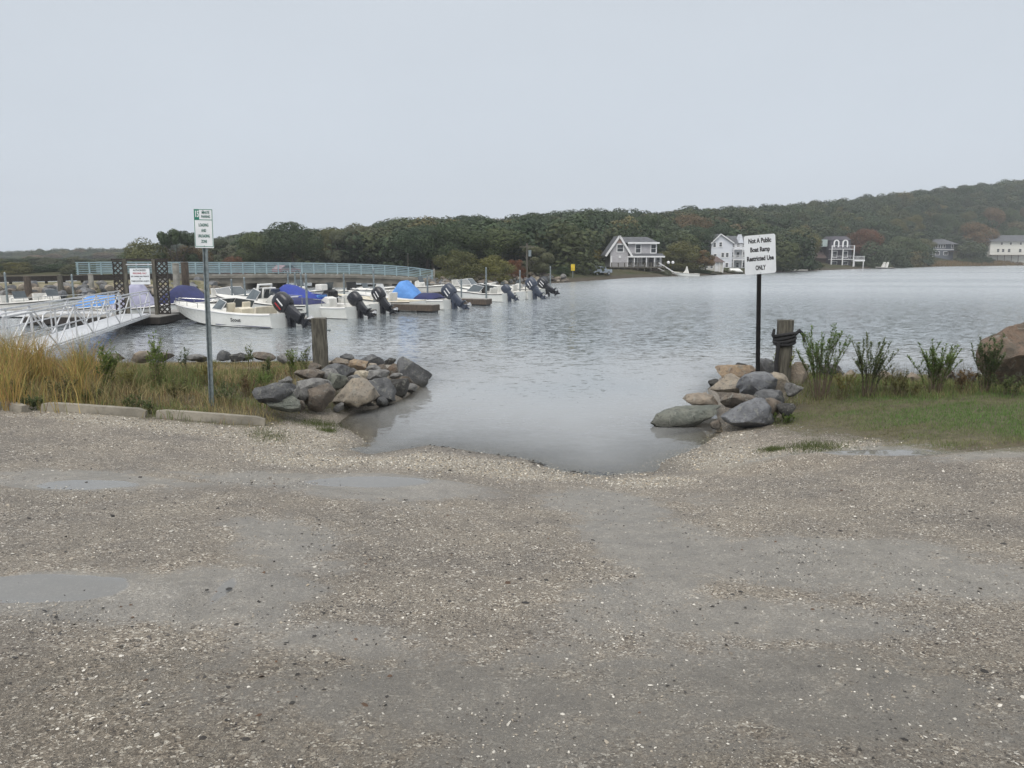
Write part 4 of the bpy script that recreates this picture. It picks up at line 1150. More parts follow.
shrub_px('weed', 'dark green weed between the first two parking stops', 'weed', 32, 410, 394, 26, 12, 'shrub2', leaf=.05, per=11, seed=19, low=.05, stemr=.003)
shrub_px('weed', 'green weed between the second and third parking stop', 'weed', 148, 414, 400, 14, 8, 'shrub2', leaf=.045, per=16, seed=20, low=.05, stemr=.003)
shrub_px('weed', 'low green weed behind the middle parking stop', 'weed', 92, 402, 388, 24, 10, 'shrub2', leaf=.045, per=16, seed=21, low=.05, stemr=.003)
shrub_px('weed', 'small sprig of weed in the grass right of the sign post', 'weed', 268, 380, 356, 14, 6, 'shrub2', leaf=.055, per=16, seed=22, low=.2, stemr=.004)

for (px, yb, yt, w, m, l) in ((62, 404, 372, 40, 'olive', 'olive weed low in front of the golden grass'), (128, 398, 362, 30, 'yellow', 'yellowing weed between the two tall green weed clumps'), (182, 402, 376, 34, 'olive', 'olive weed left of the green bordered sign post foot'),
                              (228, 404, 380, 36, 'shrub2', 'dull green weed right of the green bordered sign post foot'), (244, 396, 370, 30, 'brown', 'brownish dry weed behind the slate slab'), (136, 410, 392, 30, 'shrub2', 'low weed at the right end of the middle parking stop'),
                              (204, 386, 358, 26, 'yellow', 'yellowing weed just behind the green bordered sign post'), (84, 386, 350, 34, 'shrub', 'green weed mixed into the right edge of the golden grass'), (266, 392, 368, 24, 'shrub', 'fresh green weed above the slate slab'), (20, 404, 380, 30, 'olive', 'olive weed behind the left parking stop')):
    shrub_px('weed', l, 'weed', px, yb, yt, w, 12, m, leaf=.05, per=12, seed=200 + px, low=.08, stemr=.003)
def blades(name, label, cat, P, h, w, cols, lean=.35, seed=0):
    r = np.random.default_rng(seed); n = len(P); h = np.broadcast_to(h, n); w = np.broadcast_to(w, n)
    a = r.uniform(0, 2 * PI, n); ld = np.stack([np.cos(a), np.sin(a), 0 * a], 1); b = r.uniform(0, PI, n)
    sd_ = np.stack([np.cos(b), np.sin(b), 0 * b], 1) * w[:, None] / 2
    l = (lean * r.uniform(.2, 1.4, n) * h)[:, None]
    up = np.array([0, 0, 1.0])
    m1 = P + up * h[:, None] * .55 + ld * l * .3; tp = P + up * (h[:, None] * .98 - l * .25) + ld * l
    V = np.stack([P - sd_, P + sd_, m1 + sd_ * .8, m1 - sd_ * .8, tp + sd_ * .15, tp - sd_ * .15], 1)
    base = np.arange(n)[:, None] * 6
    Fc = np.concatenate([base + np.array([0, 1, 2, 3]), base + np.array([3, 2, 4, 5])])
    me = np_mesh(name, V, Fc, M['blade'])
    cattr(me, 'col', np.repeat(np.clip(cols, 0, 1), 6, 0))
    return tag(link(bpy.data.objects.new(name, me)), label, cat, kind='stuff')

def scatter_poly(P, n, r, xr, yr):
    x = r.uniform(*xr, n * 3); y = r.uniform(*yr, n * 3); k = inpoly(x, y, P); return x[k][:n], y[k][:n]

r = np.random.default_rng(21)
# right lawn
x, y = scatter_poly(RG, 170000, r, (2, 14), (6, 18)); z = ground(x, y)
e_ = softpoly(x, y, RG, 1.6) + (fbm(x * 1.3, y * 2.2, 4, 4) - .5) * 1.0
far = np.clip((y - 9.5) / 1.2, 0, 1)
keep = (r.uniform(size=len(x)) < np.clip((e_ - .45) * 2.2, .02, 1)) & (z > .12)
x, y, z, far, e_ = x[keep], y[keep], z[keep], far[keep], e_[keep]
pt = fbm(x * .9, y * 1.5, 8, 4)
gmix = np.clip((pt - .30) * 5 + np.clip((x - 5.5) / 4, 0, .6), .15, 1) * np.clip((e_ - .5) * 2, 0, 1)
c = (1 - gmix)[:, None] * np.array((.195, .175, .085)) + gmix[:, None] * np.array((.120, .205, .052))
c *= r.uniform(.65, 1.35, (len(x), 1))
blades('grass', 'short green and brown lawn grass on the right bank', 'grass', np.stack([x, y, z - .01], 1), r.uniform(.025, .07, len(x)) * (.8 + .5 * gmix), .005, c, .5, 1)
# rank grass at the back edge of the right lawn
x, y = scatter_poly(RG, 60000, r, (2, 16), (11, 18)); z = ground(x, y)
bk = np.array([(G(a, b)[1]) for a, b in ((800, 404), (900, 400), (1024, 396))]); bx = np.array([G(a, b)[0] for a, b in ((800, 404), (900, 400), (1024, 396))])
keep = (y > np.interp(x, bx, bk) + fbm(x * 1.1, y, 2, 2) * .8 - .5) & (z > .1); x, y, z = x[keep], y[keep], z[keep]
c = np.where(r.uniform(size=(len(x), 1)) < .40, np.array((.24, .20, .10)), np.array((.15, .19, .062))) * r.uniform(.6, 1.35, (len(x), 1))
blades('rank_grass', 'longer dry grass along the rocks behind the right lawn', 'grass', np.stack([x, y, z - .01], 1), r.uniform(.06, .20, len(x)), .007, c, .5, 2)
# left bank weeds
x, y = scatter_poly(LG, 130000, r, (-19, -2), (10.5, 25)); z = ground(x, y)
pt = fbm(x * .7, y * .7, 14, 4); ed = softpoly(x, y, LG, 1.2)
keep = (r.uniform(size=len(x)) < np.clip((ed - .45) * 3, 0.01, 1) * np.clip((pt - .25) * 4, .25, 1)) & (z > .10); x, y, z, pt, ed = x[keep], y[keep], z[keep], pt[keep], ed[keep]
pxl = 512 + x / y * F
q = r.uniform(size=(len(x), 1)); gr = np.clip((pt - .38) * 6, 0, 1)[:, None] * np.clip((pxl - 40) / 120, .25, 1)[:, None]
c = np.where(q < gr * .8, np.array((.145, .175, .058)), np.where(q > .85, np.array((.25, .15, .085)), np.array((.30, .25, .12)))) * r.uniform(.6, 1.4, (len(x), 1))
clm = fbm(x * 1.7, y * 1.7, 91, 3)
hgt = r.uniform(.08, .36, len(x)) * np.clip(.45 + (clm - .3) * 3.2, .45, 1.9) * np.clip(ed * 1.15 - .1, .2, 1) * np.interp(pxl, [0, 120, 200, 300, 340], [1.3, 1.1, .75, .75, .6]) * np.interp(y, [12, 15, 19, 23], [1, .95, .55, .35])
blades('weedy_grass', 'rank brown and green grass on the left bank', 'grass', np.stack([x, y, z - .01], 1), hgt, .009, c, .5, 3)
# tall golden grass at far left
n = 11500; px_ = r.uniform(-60, 96, n); D = r.uniform(12.6, 17.0, n); x = (px_ - 512) / F * D; z = ground(x, D)
dn = fbm(px_ * .035, D * .8, 6, 3); keep = (r.uniform(size=n) < np.clip((dn - .36) * 5, .06, 1)) & (r.uniform(size=n) < np.clip((100 - px_) / 30, 0, 1))
x, D, z, px_, dn = x[keep], D[keep], z[keep], px_[keep], dn[keep]; n = len(x)
q = r.uniform(size=(n, 1))
c = np.where(q < .5, np.array((.42, .30, .10)), np.where(q < .8, np.array((.23, .23, .07)), np.array((.32, .185, .085)))) * r.uniform(.6, 1.35, (n, 1))
blades('golden_grass', 'tall golden seeding grass at the left end of the bank', 'grass', np.stack([x, D, z - .02], 1), r.uniform(.35, 1.2, n) * np.clip(.1 + dn * 1.8, .4, 1.15), .010, c, .42, 4)
# reeds standing in the water behind the right shrubs
n = 420; px_ = r.uniform(875, 972, n); D = r.uniform(18.0, 20.5, n); x = (px_ - 512) / F * D
c = np.array((.10, .095, .05)) * r.uniform(.5, 1.4, (n, 1))
blades('reeds', 'thin reeds standing in the water behind the right shrubs', 'reeds', np.stack([x, D, np.full(n, -.25)], 1), r.uniform(.45, .95, n), .008, c, .22, 5)
# sparse tufts on the shell bank
def tuft(label, px, py, wpx, n, seed):
    g = G(px, py); r2 = np.random.default_rng(seed); rad = wpx * g[1] / F / 2
    x = g[0] + r2.normal(0, rad * .5, n); y = g[1] + r2.normal(0, rad * .55, n); z = ground(x, y)
    c = np.array((.085, .105, .032)) * r2.uniform(.6, 1.4, (n, 1))
    blades('grass_tuft', label, 'grass', np.stack([x, y, z - .005], 1), r2.uniform(.02, .07, n), .005, c, .7, seed)
tuft('low green tuft on the shell bank below the lawn', 772, 450, 26, 900, 31)
tuft('green tuft right of the low tuft on the shell bank', 815, 447, 60, 2200, 32)
tuft('mossy tuft at the water edge in front of the left jetty', 318, 424, 46, 1600, 33)
tuft('small mossy tuft on the shell bank below the left jetty', 328, 431, 22, 700, 34)
tuft('grass creeping over the gravel at the third parking stop end', 268, 436, 50, 900, 35)

# ------------------------------------------------------------------ loose shell, pebbles, dead leaves
def chips(name, label, cat, x, y, size, flat, cols, mat, seed, lift=.3):
    r = np.random.default_rng(seed); n = len(x); z = ground(x, y)
    base = np.array([(1, 0, 0), (.3, .95, 0), (-.8, .55, 0), (-.75, -.6, 0), (.35, -.95, 0), (.1, .05, 1), (0, 0, -1)], float)
    V = base[None] * r.uniform(.65, 1.25, (n, 7, 1)) * np.stack([size, size * r.uniform(.5, 1, n), size * flat * r.uniform(.6, 1.3, n)], 1)[:, None, :]
    a = r.uniform(0, 2 * PI, n)[:, None]; tl = r.normal(0, .3, n)[:, None]
    X, Y, Z = V[..., 0], V[..., 1], V[..., 2]
    X, Z = X * np.cos(tl) - Z * np.sin(tl), X * np.sin(tl) + Z * np.cos(tl)
    X, Y = X * np.cos(a) - Y * np.sin(a), X * np.sin(a) + Y * np.cos(a)
    V = np.stack([X + x[:, None], Y + y[:, None], Z + z[:, None] + (size * flat * lift)[:, None]], -1)
    tri = np.array([(0, 1, 5), (1, 2, 5), (2, 3, 5), (3, 4, 5), (4, 0, 5)])
    Fc = (np.arange(n)[:, None, None] * 7 + tri[None]).reshape(-1, 3)
    me = np_mesh(name, V, Fc, mat); cattr(me, 'col', np.repeat(cols, 7, 0))
    return tag(link(bpy.data.objects.new(name, me)), label, cat, kind='stuff')
def lot_points(n, r, ymax=14.5):
    y = 2.0 + (ymax - 2.0) * r.uniform(0, 1, n) ** 1.25; x = r.uniform(-.75, .75, n) * (y + .6)
    return x, y
r = np.random.default_rng(77)
x, y = lot_points(260000, r)
w_ = np.clip(field(x, y, WET) - .8 * field(x, y, DRY), 0, 1); s_ = field(x, y, SHL); p_ = field(x, y, PUD); g_ = np.maximum(softpoly(x, y, LG, .7), softpoly(x, y, RG, 1.3)); zz_ = ground(x, y)
cl = fbm(x * 1.6, y * 1.6, 41, 4)
pr = np.clip(.22 + y * .12, .4, 1.1) * np.clip(.26 + .65 * np.clip((cl - .45) * 4, 0, 1) - .34 * w_ + .9 * s_, .10, 1) * (p_ < .4) * (g_ < .62) * (zz_ > -.03)
k = r.uniform(size=len(x)) < pr; x, y, s_, w_ = x[k], y[k], s_[k], w_[k]; n = len(x)
sz = np.clip(r.lognormal(math.log(.0047), .5, n), .0022, .019) * np.clip(.8 + y * .035, .8, 1.2)
q = r.uniform(size=n)
c = np.where((q < .20 + .35 * s_)[:, None], np.array((.54, .51, .45)), np.where((q < .42 + .3 * s_)[:, None], np.array((.31, .27, .215)), np.where((q < .78)[:, None], np.array((.17, .152, .13)), np.array((.06, .055, .05)))))
c = c * r.uniform(.7, 1.2, (n, 1))
xs2, ys2 = lot_points(160000, r, 16); k2 = (r.uniform(size=len(xs2)) < np.clip(field(xs2, ys2, SHL) * 1.4 - .35 + (fbm(xs2 * 2, ys2 * 2, 71, 3) - .5) * 1.2, 0, 1)) & (np.maximum(softpoly(xs2, ys2, LG, .7), softpoly(xs2, ys2, RG, 1.3)) < .6) & (ground(xs2, ys2) > -.05)
xs2, ys2 = xs2[k2], ys2[k2]; n2_ = len(xs2)
sz = np.concatenate([sz, np.clip(r.lognormal(math.log(.010), .45, n2_), .005, .026)]); x = np.concatenate([x, xs2]); y = np.concatenate([y, ys2])
c2 = np.array([(.62, .58, .50), (.45, .38, .28), (.30, .245, .175), (.14, .12, .095), (.05, .045, .04)])[r.choice(5, n2_, p=[.22, .30, .26, .15, .07])] * r.uniform(.7, 1.2, (n2_, 1)); c = np.concatenate([c, c2])
chips('gravel', 'white shell chips and pebbles strewn over the wet lot', 'gravel', x, y, sz, .45, c, M['chip'], 5)
x, y = lot_points(1500, r, 12.5); k = (np.maximum(softpoly(x, y, LG, .7), softpoly(x, y, RG, 1.3)) < .5) & (ground(x, y) > .02); x, y = x[k], y[k]; n = len(x)
k = r.uniform(size=n) < np.clip((fbm(x * .9, y * .9, 51, 3) - .34) * 4, .1, 1); x, y = x[k], y[k]; n = len(x)
sz = np.clip(r.lognormal(math.log(.010), .5, n), .005, .028)
c = np.where(r.uniform(size=(n, 1)) < .8, np.array((.026, .023, .020)), np.array((.09, .052, .03))) * r.uniform(.7, 1.4, (n, 1))
chips('leaf_litter', 'dark dead leaves and bits of seaweed scattered on the lot', 'leaf litter', x, y, sz, .35, c, M['litter'], 6)
# seaweed wrack along the water edge
px_ = np.concatenate([r.uniform(380, 620, 500), r.uniform(430, 480, 200), r.uniform(540, 575, 140)])
py_ = np.interp(px_, [380, 430, 475, 532, 562, 601, 620], [454, 448, 452, 461, 470, 473, 474]) + r.normal(0, 1.6, len(px_))
xy = np.array([atz(a, b, .0)[:2] for a, b in zip(px_, py_)])
k = r.uniform(size=len(xy)) < np.clip((fbm(xy[:, 0] * 3, xy[:, 1] * 3, 61, 3) - .54) * 6, .02, 1); xy = xy[k]; n = len(xy)
o = chips('seaweed', 'dark seaweed wrack drawn along the water edge of the ramp', 'seaweed', xy[:, 0], xy[:, 1], np.clip(r.lognormal(math.log(.022), .45, n), .008, .06), .3, np.array((.022, .019, .014)) * r.uniform(.7, 1.5, (n, 1)), M['litter'], 8, .3)
# ================================================================== marina, bridge, far houses
def wp(px, D, z=0.0): return np.array([(px - 512) / FX * D, D, z])
def zy(py, D): return CAM[2] + (YH - py) / FZ * D
HEAD = R(155)                      # bows point left and away
BD = np.array([-math.cos(R(25)), math.sin(R(25)), 0]); DD = np.array([math.sin(R(25)), math.cos(R(25)), 0])

def hull_parts(t_, L, B, Hs, Hb, hull_m, deck_m, draft=.22, floor=.12, deck_from=.60, stripe=None):
    N = 15; outer, dk, rub = [], [], []
    for k in range(N):
        t = k / (N - 1)
        b = B / 2 * (.94 + .06 * min(1, t / .35)) * (1 - max(0, (t - .42) / .58) ** 2.3) + .015
        zs = Hs + (Hb - Hs) * t ** 1.7 - (.05 * math.sin(PI * min(1, t / .5)) if t < .5 else 0)
        ch = b * (.90 - .30 * t ** 3); zc = .03 + .55 * Hb * max(0, (t - .35) / .65) ** 2.2
        zk = -draft + (draft + Hb * .62) * max(0, (t - .62) / .38) ** 2.2
        zc = min(zc, zs - .12); zk = min(zk, zc - .02)
        xg = t * L; xc = L * (t - .035 * t ** 4); xk = L * (t - .085 * t ** 4)
        mid = b * 1.0 * .985 - (.02 if t < .6 else .05)
        outer.append([Vector((xg, -b, zs)), Vector(((xg + xc) / 2, -(mid + ch) / 2 - .02, (zs + zc) / 2)), Vector((xc, -ch, zc)), Vector((xk, 0, zk)), Vector((xc, ch, zc)), Vector(((xg + xc) / 2, (mid + ch) / 2 + .02, (zs + zc) / 2)), Vector((xg, b, zs))])
        rub.append((xg, b, zs))
        u = min(1, max(0, (t - deck_from) / .06)); zf = floor * (1 - u) + (zs + .035) * u
        bi = max(.01, b - .13); bf = bi - .03 * (1 - u) if bi > .05 else bi * .9
        dk.append([Vector((xg, -b, zs + .004)), Vector((xg, -b * .97, zs + .035)), Vector((xg, -bi, zs + .035)), Vector((xg, -bf, zf)), Vector((xg, 0, zf + .06 * u)), Vector((xg, bf, zf)), Vector((xg, bi, zs + .035)), Vector((xg, b * .97, zs + .035)), Vector((xg, b, zs + .004))])
    mb = MB(); mb.loft(outer, False, False); mb.add(outer[0], [tuple(range(7))]); h = mb.build('hull', hull_m, t_, True)
    mb = MB(); mb.loft(dk, False, False)
    mb.box((.06, 0, Hs - .12), (.10, B * .9, .28)); d = mb.build('deck', deck_m, t_, False)
    mb = MB()
    for s in (-1, 1): mb.tube([(x, s * b, z - .03) for x, b, z in rub], .028, 5)
    mb.build('rub_rail', M['black'] if stripe is None else stripe, h)
    return h, d

def outboard(t_, x, y, z, size, tilt, cowl_m, stripe=None, tint_leg=None):
    o = bpy.data.objects.new('outboard', None)
    # midsection is the part itself; cowling, lower unit and propeller are its sub-parts
    s = size * 1.16; leg = tint_leg or cowl_m
    T = Matrix.Translation((x, y, z)) @ Matrix.Rotation(R(tilt), 4, 'Y')
    mb = MB()
    mb.loft([[Vector((cx + sx * a, sy * b, zz)) for sx, sy in ((-1, -.7), (-.6, -1), (.6, -1), (1, -.7), (1, .7), (.6, 1), (-.6, 1), (-1, .7))] for cx, a, b, zz in ((-.22 * s, .20 * s, .15 * s, .22 * s), (-.2 * s, .17 * s, .13 * s, -.1 * s), (-.2 * s, .16 * s, .10 * s, -.34 * s), (-.22 * s, .18 * s, .07 * s, -.46 * s))], M=T)
    mb.box((-.03 * s, 0, .0), (.14 * s, .2 * s, .3 * s), M=T)
    mb.box((x - .07 * s, y, z - .16 * s), (.13 * s, .26 * s, .52 * s)); mb.box((x - .16 * s, y, z - .30 * s), (.12 * s, .10 * s, .34 * s))
    ob = mb.build('outboard', leg, t_, True)
    mb = MB(); rings = []
    for zz, cx, a, b in ((.18, -.24, .25, .17), (.24, -.25, .31, .20), (.42, -.25, .34, .215), (.60, -.26, .335, .21), (.74, -.28, .29, .19), (.81, -.30, .22, .15), (.835, -.31, .10, .07)):
        rings.append([Vector(((cx + a * (abs(math.cos(q)) ** .7) * math.copysign(1, math.cos(q))) * s, b * (abs(math.sin(q)) ** .7) * math.copysign(1, math.sin(q)) * s, zz * s + .05 * s * (math.cos(q) if zz > .6 else 0))) for q in [2 * PI * j / 20 for j in range(20)]])
    mb.loft(rings, M=T); cw = mb.build('cowling', cowl_m, ob, True)
    if stripe:
        mb = MB()
        for sy in (-1, 1):
            for k, dx in enumerate((-.14, -.30)):
                mb = MB(); mb.prism([((dx + .0) * s, .30 * s), ((dx + .05) * s, .30 * s), ((dx - .01) * s, .62 * s), ((dx - .06) * s, .62 * s)], 'y', sy * .216 * s - .004, sy * .216 * s + .004, M=T)
                mb.build('stripe', stripe[k % 2], cw)
    mb = MB()
    mb.box((-.28 * s, 0, -0.43 * s), (.42 * s, .26 * s, .02 * s), M=T)
    mb.loft([[Vector((-.20 * s + dx, r_ * math.cos(q), -0.65 * s + r_ * math.sin(q))) for q in [2 * PI * j / 10 for j in range(10)]] for dx, r_ in ((.20 * s, .01), (.14 * s, .05 * s), (0, .075 * s), (-.2 * s, .06 * s), (-.26 * s, .04 * s))], M=T)
    mb.prism([(-.30 * s, -0.45 * s), (-.08 * s, -0.45 * s), (-.10 * s, -0.63 * s), (-.34 * s, -0.63 * s)], 'y', -.03 * s, .03 * s, M=T)
    mb.prism([(-.34 * s, -0.69 * s), (-.16 * s, -0.69 * s), (-.30 * s, -0.87 * s), (-.36 * s, -0.87 * s)], 'y', -.012 * s, .012 * s, M=T)
    mb.build('lower_unit', leg, ob, True)
    mb = MB(); Tp = T @ Matrix.Translation((-.48 * s, 0, -0.65 * s))
    for k in range(3):
        Rk = Tp @ Matrix.Rotation(k * 2.094, 4, 'X') @ Matrix.Rotation(.5, 4, 'Z')
        mb.prism([(-.05 * s, .03 * s), (.05 * s, .03 * s), (.10 * s, .14 * s), (.03 * s, .20 * s), (-.08 * s, .15 * s)], 'x', -.006, .006, M=Rk)
    mb.build('propeller', M['steel'], ob)
    return ob

def cover_mesh(pts, m, t_, name='cover'):      # stations (x, half width, z edge, z ridge)
    mb = MB(); rg = []
    for x, b, z0, z1 in pts:
        rg.append([Vector((x, b * math.cos(PI * j / 10), z0 + (z1 - z0) * (math.sin(PI * j / 10) ** .8 if 0 < j < 10 else 0))) for j in range(11)])
    mb.loft(rg, False, False); mb.add(rg[0], [tuple(range(11))]); mb.add(rg[-1], [tuple(range(11))])
    return mb.build(name, m, t_, True)

def windshield(t_, x, b, z, h, rake, L=.9):
    mb = MB()
    p = [(x - L, -b * 1.02, z), (x, -b * .62, z), (x, b * .62, z), (x - L, b * 1.02, z)]
    q = [(x - L - rake * .6, -b * .94, z + h * .75), (x - rake, -b * .52, z + h), (x - rake, b * .52, z + h), (x - L - rake * .6, b * .94, z + h * .75)]
    for i in range(3):
        mb.add([p[i], p[i + 1], q[i + 1], q[i]], [(0, 1, 2, 3)])
        n_ = (Vector(p[i + 1]) - Vector(p[i])).cross(Vector(q[i]) - Vector(p[i])).normalized() * .012
        mb.add([Vector(v_) + n_ for v_ in (p[i], p[i + 1], q[i + 1], q[i])], [(0, 1, 2, 3)])
    w_ = mb.build('windshield', M['screen'], t_)
    fm = MB(); fm.tube([p[0]] + list(q) + [p[3]], .022, 5); fm.tube(p, .02, 5)
    for a, c in zip(p[1:3], q[1:3]): fm.tube([a, c], .018, 5)
    fm.build('windshield_frame', M['trim'], w_)

def console(t_, x, z, m=None, w=.7, h=.95, scr=True):
    mb = MB(); mb.prism([(x - .3, z), (x + .35, z), (x + .28, z + h * .8), (x, z + h), (x - .28, z + h * .9)], 'y', -w / 2, w / 2)
    c = mb.build('console', m or M['white_deck'], t_, bevel=.03)
    if scr:
        mb = MB(); mb.prism([(x + .16, z + h * .86), (x + .2, z + h * .86), (x + .02, z + h * 1.32), (x - .02, z + h * 1.32)], 'y', -w * .45, w * .45); mb.build('windscreen', M['screen'], c)
        mb = MB(); mb.tube([(x - .36 + .0 * k, .16 * math.cos(q), z + h * .78 + .16 * math.sin(q)) for k, q in enumerate([2 * PI * j / 14 for j in range(15)])], .015, 5); mb.build('steering_wheel', M['black'], c)

def seat(t_, x, z, m=None, w=.8, back=.5, y=0):
    mb = MB(); mb.box((x, y, z + .22), (.5, w, .44)); s_ = mb.build('seat', m or M['white_deck'], t_, bevel=.03)
    mb = MB(); mb.box((x - .2, y, z + .44 + back / 2), (.12, w * .95, back), (0, -.12, 0)); mb.build('seat_back', m or M['white_deck'], s_, bevel=.03)

def rails(t_, L, B, Hb, z0):
    mb = MB()
    for s in (-1, 1):
        pts = []
        for t in (.62, .75, .88, .97):
            b = B / 2 * (1 - max(0, (t - .42) / .58) ** 2.3) - .05; z = z0 + (Hb - z0) * t ** 1.7
            pts.append(Vector((t * L, s * max(b, .03), z + .24))); mb.tube([(t * L, s * max(b, .03), z), pts[-1]], .014, 5)
        mb.tube(pts, .016, 5)
    mb.build('bow_rail', M['steel'], t_)

def boat(label, px, py, L, B=2.3, Hs=.55, Hb=.9, head=None, hull=None, deck=None, name='motorboat', cat='boat', group='boats moored at the floating docks', base=None, **k):
    b = atz(px, py, 0) if base is None else base
    t_ = thing(name, label, cat, b, HEAD if head is None else head, group)
    hull_parts(t_, L, B, Hs, Hb, hull or M['white_gel'], deck or M['white_deck'], **k)
    return t_

red_white = [M['red'], M['trim']]
# the near bowrider
b = boat('nearest white motorboat with a windscreen and a black outboard with red and white flashes', 288, 327, 7.3, 2.5, .66, .98, stripe=M['trim'])
windshield(b, 4.1, .98, .78, .48, .45, 1.0); console(b, 2.7, .12, M['cream_deck'], .8, .75, False); seat(b, 1.5, .12, M['cream_deck'], 1.5, .38); seat(b, 3.2, .15, M['cream_deck'], .5, .5, .5); seat(b, 3.2, .15, M['cream_deck'], .5, .5, -.5)
rails(b, 7.3, 2.5, .98, .68)
mb = MB(); mb.box((.75, -1.02, .745), (1.5, .12, .06)); mb.build('rod_holder', M['black'], b)
outboard(b, -.12, 0, .46, 1.2, 56, M['black_cowl'], red_white)
lt = letters('Scout', .24, M['ink'], b, (2.05, -1.22, .36), .62, .004); lt.rotation_euler = (R(90), 0, PI); lt.location = (2.05, 1.215, .34)
mb = MB()
for s in (-1, 1): mb.tube([(x, s * (1.1 + .02), .06 + .012 * x) for x in (.05, 1.2, 2.4, 3.4)], .016, 5)
mb.build('chine_stripe', M['navy_cover'], b)
# second, with a white arch
b = boat('white motorboat with a small white arch, just behind the nearest motorboat', 318, 322, 7.4, 2.5, .75, 1.1, base=wp(318, 41.2))
windshield(b, 4.6, 1.0, .95, .6, .5, 1.1); console(b, 3.0, .2, None, .8, 1.0); seat(b, 2.0, .2, None, 1.2, .5)
mb = MB(); mb.tube([(3.9, -.55, .9), (3.75, -.5, 1.75), (3.75, .5, 1.75), (3.9, .55, .9)], .075, 7); mb.tube([(3.5, -.5, 1.0), (3.45, -.45, 1.55), (3.45, .45, 1.55), (3.5, .5, 1.0)], .06, 7); mb.build('arch', M['white_gel'], b, True)
mb = MB()
for s in (-1, 1):
    mb.tube([(.3, s * 1.05, .8), (.3, s * 1.05, 1.25), (2.2, s * 1.1, 1.3), (2.2, s * 1.1, .8)], .022, 5); mb.tube([(1.2, s * 1.08, .8), (1.2, s * 1.08, 1.28)], .018, 5)
mb.build('side_rail', M['steel'], b)
cover_mesh([(.2, .9, .75, .8), (.6, 1.0, .78, 1.05), (1.8, 1.0, .8, 1.1), (2.4, .9, .8, .85)], M['navy_cover'], b)
# blue covered skiff
b = boat('white skiff under a royal blue canvas cover with a black outboard', 358, 318, 6.4, 2.3, .62, .85, stripe=M['trim'])
cover_mesh([(2.2, .9, .62, .95), (2.5, 1.0, .64, 1.2), (3.4, 1.0, .66, 1.35), (4.4, .98, .7, 1.72), (4.75, .9, .72, 1.76), (4.9, .85, .72, 1.7)], M['blue_cover'], b)
console(b, 1.9, .12, M['white_deck'], .7, 1.0, False); seat(b, 2.6, .5, M['light_cover'], .8, .25)
mb = MB(); mb.tube([(1.6, -1.0, .62), (1.6, -1.0, 1.0), (2.9, -1.02, 1.02), (2.9, -1.02, .62)], .02, 5).tube([(1.6, 1.0, .62), (1.6, 1.0, 1.0), (2.9, 1.02, 1.02), (2.9, 1.02, .62)], .02, 5); mb.build('side_rail', M['steel'], b)
mb = MB(); mb.box((2.3, .1, 1.62), (.42, .55, .34)); mb.build('helm_seat', M['white_deck'], b, bevel=.05)
outboard(b, -.08, 0, .44, .98, 50, M['black_cowl'])
# next boat with a tall black engine
b = boat('white open boat with dark console and tall black outboard, right of the blue covered skiff', 381, 314, 6.2, 2.2, .6, .85)
console(b, 3.6, .12, M['black'], .8, 1.25); seat(b, 2.6, .12, None, .9, .5)
outboard(b, -.05, 0, .52, 1.0, 44, M['black_cowl'], [M['trim'], M['trim']])
# light blue covered
b = boat('long white boat with a light blue tent cover on its console and navy outboard', 452, 309, 8.0, 2.4, .6, .95, stripe=M['trim'])
cover_mesh([(2.3, .6, .62, .75), (2.7, .75, .62, 1.25), (3.3, .8, .62, 1.78), (3.75, .75, .62, 1.72), (4.3, .6, .62, 1.0)], M['light_cover'], b)
cover_mesh([(.9, .8, .62, .72), (1.2, .9, .62, .98), (2.1, .9, .62, 1.0), (2.35, .8, .62, .8)], M['navy_cover'], b, 'stern_cover')
mb = MB(); mb.prism([(5.0, .6), (5.9, .6), (5.75, 1.05), (5.45, 1.5), (5.3, 1.05)], 'y', -.4, .4); mb.build('pulpit_seat', M['white_deck'], b, bevel=.03)
rails(b, 8.0, 2.4, .95, .62)
outboard(b, -.08, 0, .45, 1.15, 50, M['navy_cowl'], [M['trim'], M['trim']])
# low windscreen boat
b = boat('low white boat with a raked windscreen, left of the row of four outboards', 508, 301.5, 5.4, 2.2, .6, .85)
windshield(b, 3.2, .95, .7, .55, .6, 1.3); seat(b, 1.4, .15, None, 1.2, .4); seat(b, 2.2, .15, M['black'], .5, .5)
outboard(b, -.05, 0, .42, .85, 50, M['navy_cowl'])
b = boat('white boat with a dark stern rail and a big navy grey outboard', 533, 298.8, 5.6, 2.3, .62, .9)
console(b, 2.6, .15, None, .7, .9); seat(b, 1.8, .15, None, .9, .5)
mb = MB(); mb.tube([(.2, -1, .65), (.2, -1, 1.0), (.2, 1, 1.0), (.2, 1, .65)], .04, 6); mb.build('stern_rail', M['black'], b)
outboard(b, -.05, 0, .50, 1.15, 44, M['navy_cowl'], [M['trim'], M['trim']])
b = boat('farthest moored white boat with a black outboard tilted far out of the water', 546, 296.2, 5.4, 2.2, .62, .85)
console(b, 2.6, .15, None, .7, .9); seat(b, 1.8, .15, None, .9, .5)
outboard(b, -.05, 0, .48, 1.15, 58, M['black_cowl'], [M['trim'], M['trim']])
